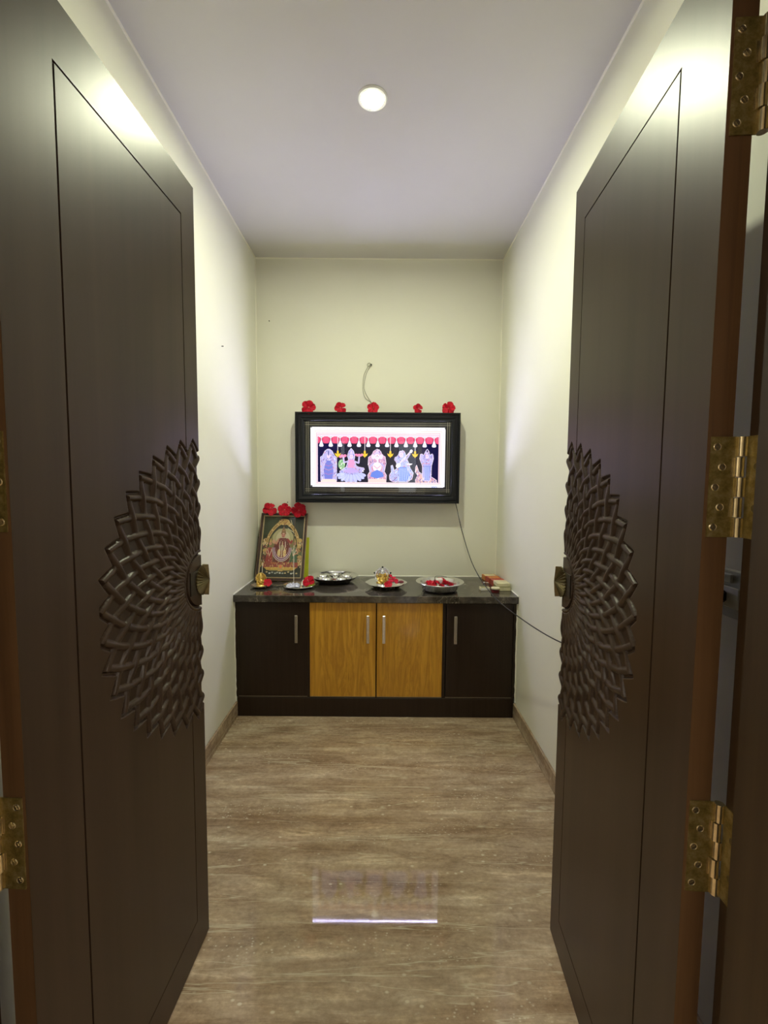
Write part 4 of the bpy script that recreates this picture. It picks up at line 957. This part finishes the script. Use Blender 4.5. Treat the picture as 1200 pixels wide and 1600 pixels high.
MB().lathe([(0.0005, 0.0), (0.016, 0.0), (0.010, 0.010), (0.014, 0.030), (0.022, 0.046), (0.0215, 0.056), (0.016, 0.052), (0.0005, 0.046)], 20).build('cup', M['white_wax'], ol, smooth=True)
MB().tube([(-0.026, 0, 0.02), (-0.026, 0, 0.066), (-0.018, 0, 0.072), (0.020, 0, 0.072), (0.045, 0, 0.066)], 0.0016, 8).build('wire_handle', M['matt_black'], ol, smooth=True)
MB().tube([(0, 0, 0.045), (0.001, 0, 0.060)], [0.002, 0.001], 6).build('wick', M['white_wax'], ol)

# right end of the worktop
def carton(name, c, size, rz, mats, label, cat='box', group=None, tilt=0):
    e = empty(name, c, (tilt, 0, rz)); tag(e, label, cat, group); x, y, z = [s_/2 for s_ in size]
    MB().box((-x, -y, 0), (x, y, 2*z), 0.001).build('sleeve', M[mats[0]], e)
    MB().box((-x+0.0015, -y-0.0006, 0.0015), (x-0.0015, y+0.0006, 2*z-0.0015)).build('end_flap', M[mats[1]], e)
    if len(mats) > 2: MB().box((-x*0.80, -y*0.7, 2*z), (x*0.80, y*0.7, 2*z+0.0005)).build('label_patch', M[mats[2]], e)
    return e
carton('matchbox', (0.603, 2.590, Z0), (0.056, 0.036, 0.017), 0.12, ('cream', 'white_wax', 'olive'), 'small cream matchbox lying alone left of the glass jar', 'matchbox')
j = empty('glass_jar', (0.6524, 2.530, Z0)); tag(j, 'small dark glass jar at the right front of the worktop', 'jar')
MB().lathe([(0.0005, 0.0), (0.024, 0.0), (0.026, 0.003), (0.026, 0.018), (0.022, 0.022), (0.022, 0.026)], 28).build('jar_body', M['jar_glass'], j, smooth=True)
MB().lathe([(0.0005, 0.001), (0.0225, 0.001), (0.0235, 0.015), (0.0005, 0.016)], 24).build('contents', M['deepred'], j, smooth=True)
MB().lathe([(0.023, 0.022), (0.0245, 0.022), (0.0245, 0.029), (0.0005, 0.030)], 28).build('lid', M['cream'], j, smooth=True)
carton('incense_box', (0.700, 2.868, Z0), (0.085, 0.070, 0.030), 0.10, ('orange', 'redbox', 'cream'), 'orange carton at the back of the row in the right corner')
carton('incense_box', (0.706, 2.785, Z0), (0.080, 0.080, 0.034), 0.05, ('redbox', 'redbox', 'orange'), 'red carton between the orange one and the cream one in the right corner')
carton('incense_box', (0.712, 2.700, Z0), (0.080, 0.070, 0.036), 0.0, ('redbox', 'orange'), 'plain red carton directly behind the cream box')
carton('incense_box', (0.712, 2.607, Z0), (0.078, 0.088, 0.022), 0.05, ('olive', 'cream'), 'olive carton under the cream one near the right wall')
carton('incense_box', (0.712, 2.620, Z0+0.0225), (0.076, 0.088, 0.020), 0.0, ('cream', 'cream'), 'cream carton on top of the olive one near the right wall')
sp2 = empty('spoon', (0.640, 2.755, Z0)); tag(sp2, 'small steel spoon lying against the red carton', 'spoon')
MB().ball((0, 0, 0.006), (0.011, 0.009, 0.005)).build('spoon_bowl', M['steel'], sp2, smooth='full'); MB().tube([(0.008, -0.002, 0.006), (0.024, -0.008, 0.006)], 0.0018, 8).build('spoon_handle', M['bamboo'], sp2)

# ------------------------------------------------------------------ power cord, socket, string and marks on the wall
def catmull(pts, n=10):
    P_ = [Vector(p) for p in pts]; P_ = [P_[0]*2-P_[1]]+P_+[P_[-1]*2-P_[-2]]; out = []
    for i in range(1, len(P_)-2):
        a, b_, c, d = P_[i-1:i+3]
        for k in range(n):
            t = k/n; out.append(0.5*((2*b_)+(c-a)*t+(2*a-5*b_+4*c-d)*t*t+(3*b_-a-3*c+d)*t**3))
    return out+[P_[-2]]
cpts = [(0.462, 2.875, 1.222), (0.470, 2.868, 1.200), (0.4934, 2.76, 1.0396), (0.5272, 2.55, 0.857), (0.5729, 2.27, 0.7598), (0.6189, 1.96, 0.7383), (0.6697, 1.63, 0.7487), (0.708, 1.30, 0.82), (0.722, 1.05, 0.98), (0.724, 0.975, 1.070), (0.726, 0.962, 1.099)]
pc = empty('power_cord', (0.462, 2.875, 1.222)); tag(pc, 'thin black power cord sagging from the lit picture to the right wall', 'cord')
MB().tube(catmull(cpts, 12), 0.0026, 8).build('cable', M['cord'], pc, (0.462, 2.875, 1.222), smooth='full')
MB().box((0.712, 0.942, 1.092), (0.7485, 0.980, 1.118), 0.005).build('plug', M['cord'], pc, (0.462, 2.875, 1.222), smooth=True)
sk = empty('wall_socket', (XR, 0.96, 1.105)); tag(sk, 'grey switch and socket plate behind the right door', 'socket')
so = (XR, 0.96, 1.105)
MB().box((XR-0.008, 0.885, 1.060), (XR-0.0004, 1.035, 1.165), 0.003).build('cover_plate', M['plastic'], sk, so)
MB().box((XR-0.0115, 0.915, 1.082), (XR-0.0075, 1.005, 1.128), 0.002).build('socket_insert', M['lamp_ring'], sk, so)
MB().box((XR-0.014, 0.935, 1.136), (XR-0.0075, 0.960, 1.156), 0.002).build('switch', M['plastic'], sk, so)
ns = empty('string_loop', (-0.0889, YB, 2.1030)); tag(ns, 'grey string loop hanging from a nail above the lit picture', 'string'); no = (-0.0889, YB, 2.1030)
NY = YB-0.006
MB().tube([(-0.0889, YB+0.001, 2.103), (-0.0889, YB-0.012, 2.105)], [0.0028, 0.0028], 8).ball((-0.0889, YB-0.013, 2.105), 0.0055, 8, 6).build('nail', M['matt_black'], ns, no)
s_ = MB()
s_.tube(catmull([(-0.089, NY, 2.105), (-0.1055, NY, 2.098), (-0.128, NY, 2.060), (-0.1386, NY, 2.024), (-0.1424, NY, 1.942), (-0.1254, NY, 1.892), (-0.0917, NY, 1.868), (-0.070, NY-0.01, 1.842)], 8), 0.0014, 6)
s_.tube(catmull([(-0.089, NY, 2.103), (-0.1012, NY, 2.086), (-0.120, NY, 2.050), (-0.1341, NY, 1.985), (-0.1341, NY, 1.950), (-0.1169, NY, 1.909), (-0.085, NY, 1.862), (-0.076, NY-0.01, 1.842)], 8), 0.0014, 6)
s_.tube(catmull([(-0.089, NY, 2.105), (-0.100, NY, 2.118), (-0.114, NY, 2.110), (-0.110, NY, 2.095), (-0.096, NY, 2.098), (-0.106, NY, 2.075)], 8), 0.0016, 6)
s_.build('string', M['string'], ns, no, smooth='full')
def pin(loc, d, label, r=0.004):
    a = Vector(loc); o = MB().tube([a-Vector(d)*0.001, a+Vector(d)*0.008], r*0.6, 8).ball(a+Vector(d)*0.008, r, 8, 5).build('nail', M['matt_black'], None, loc); tag(o, label, 'nail')
pin((-0.7509, YB, 2.3794), (0, -1, 0), 'tiny dark nail high on the left of the back wall', 0.0035)
pin((XL, 2.322, 2.0351), (1, 0, 0), 'tiny dark nail in the left wall beyond the left door', 0.003)
pin((-0.6405, YB, 1.205), (0, -1, 0), 'tiny dark nail above the brown framed print', 0.0035)
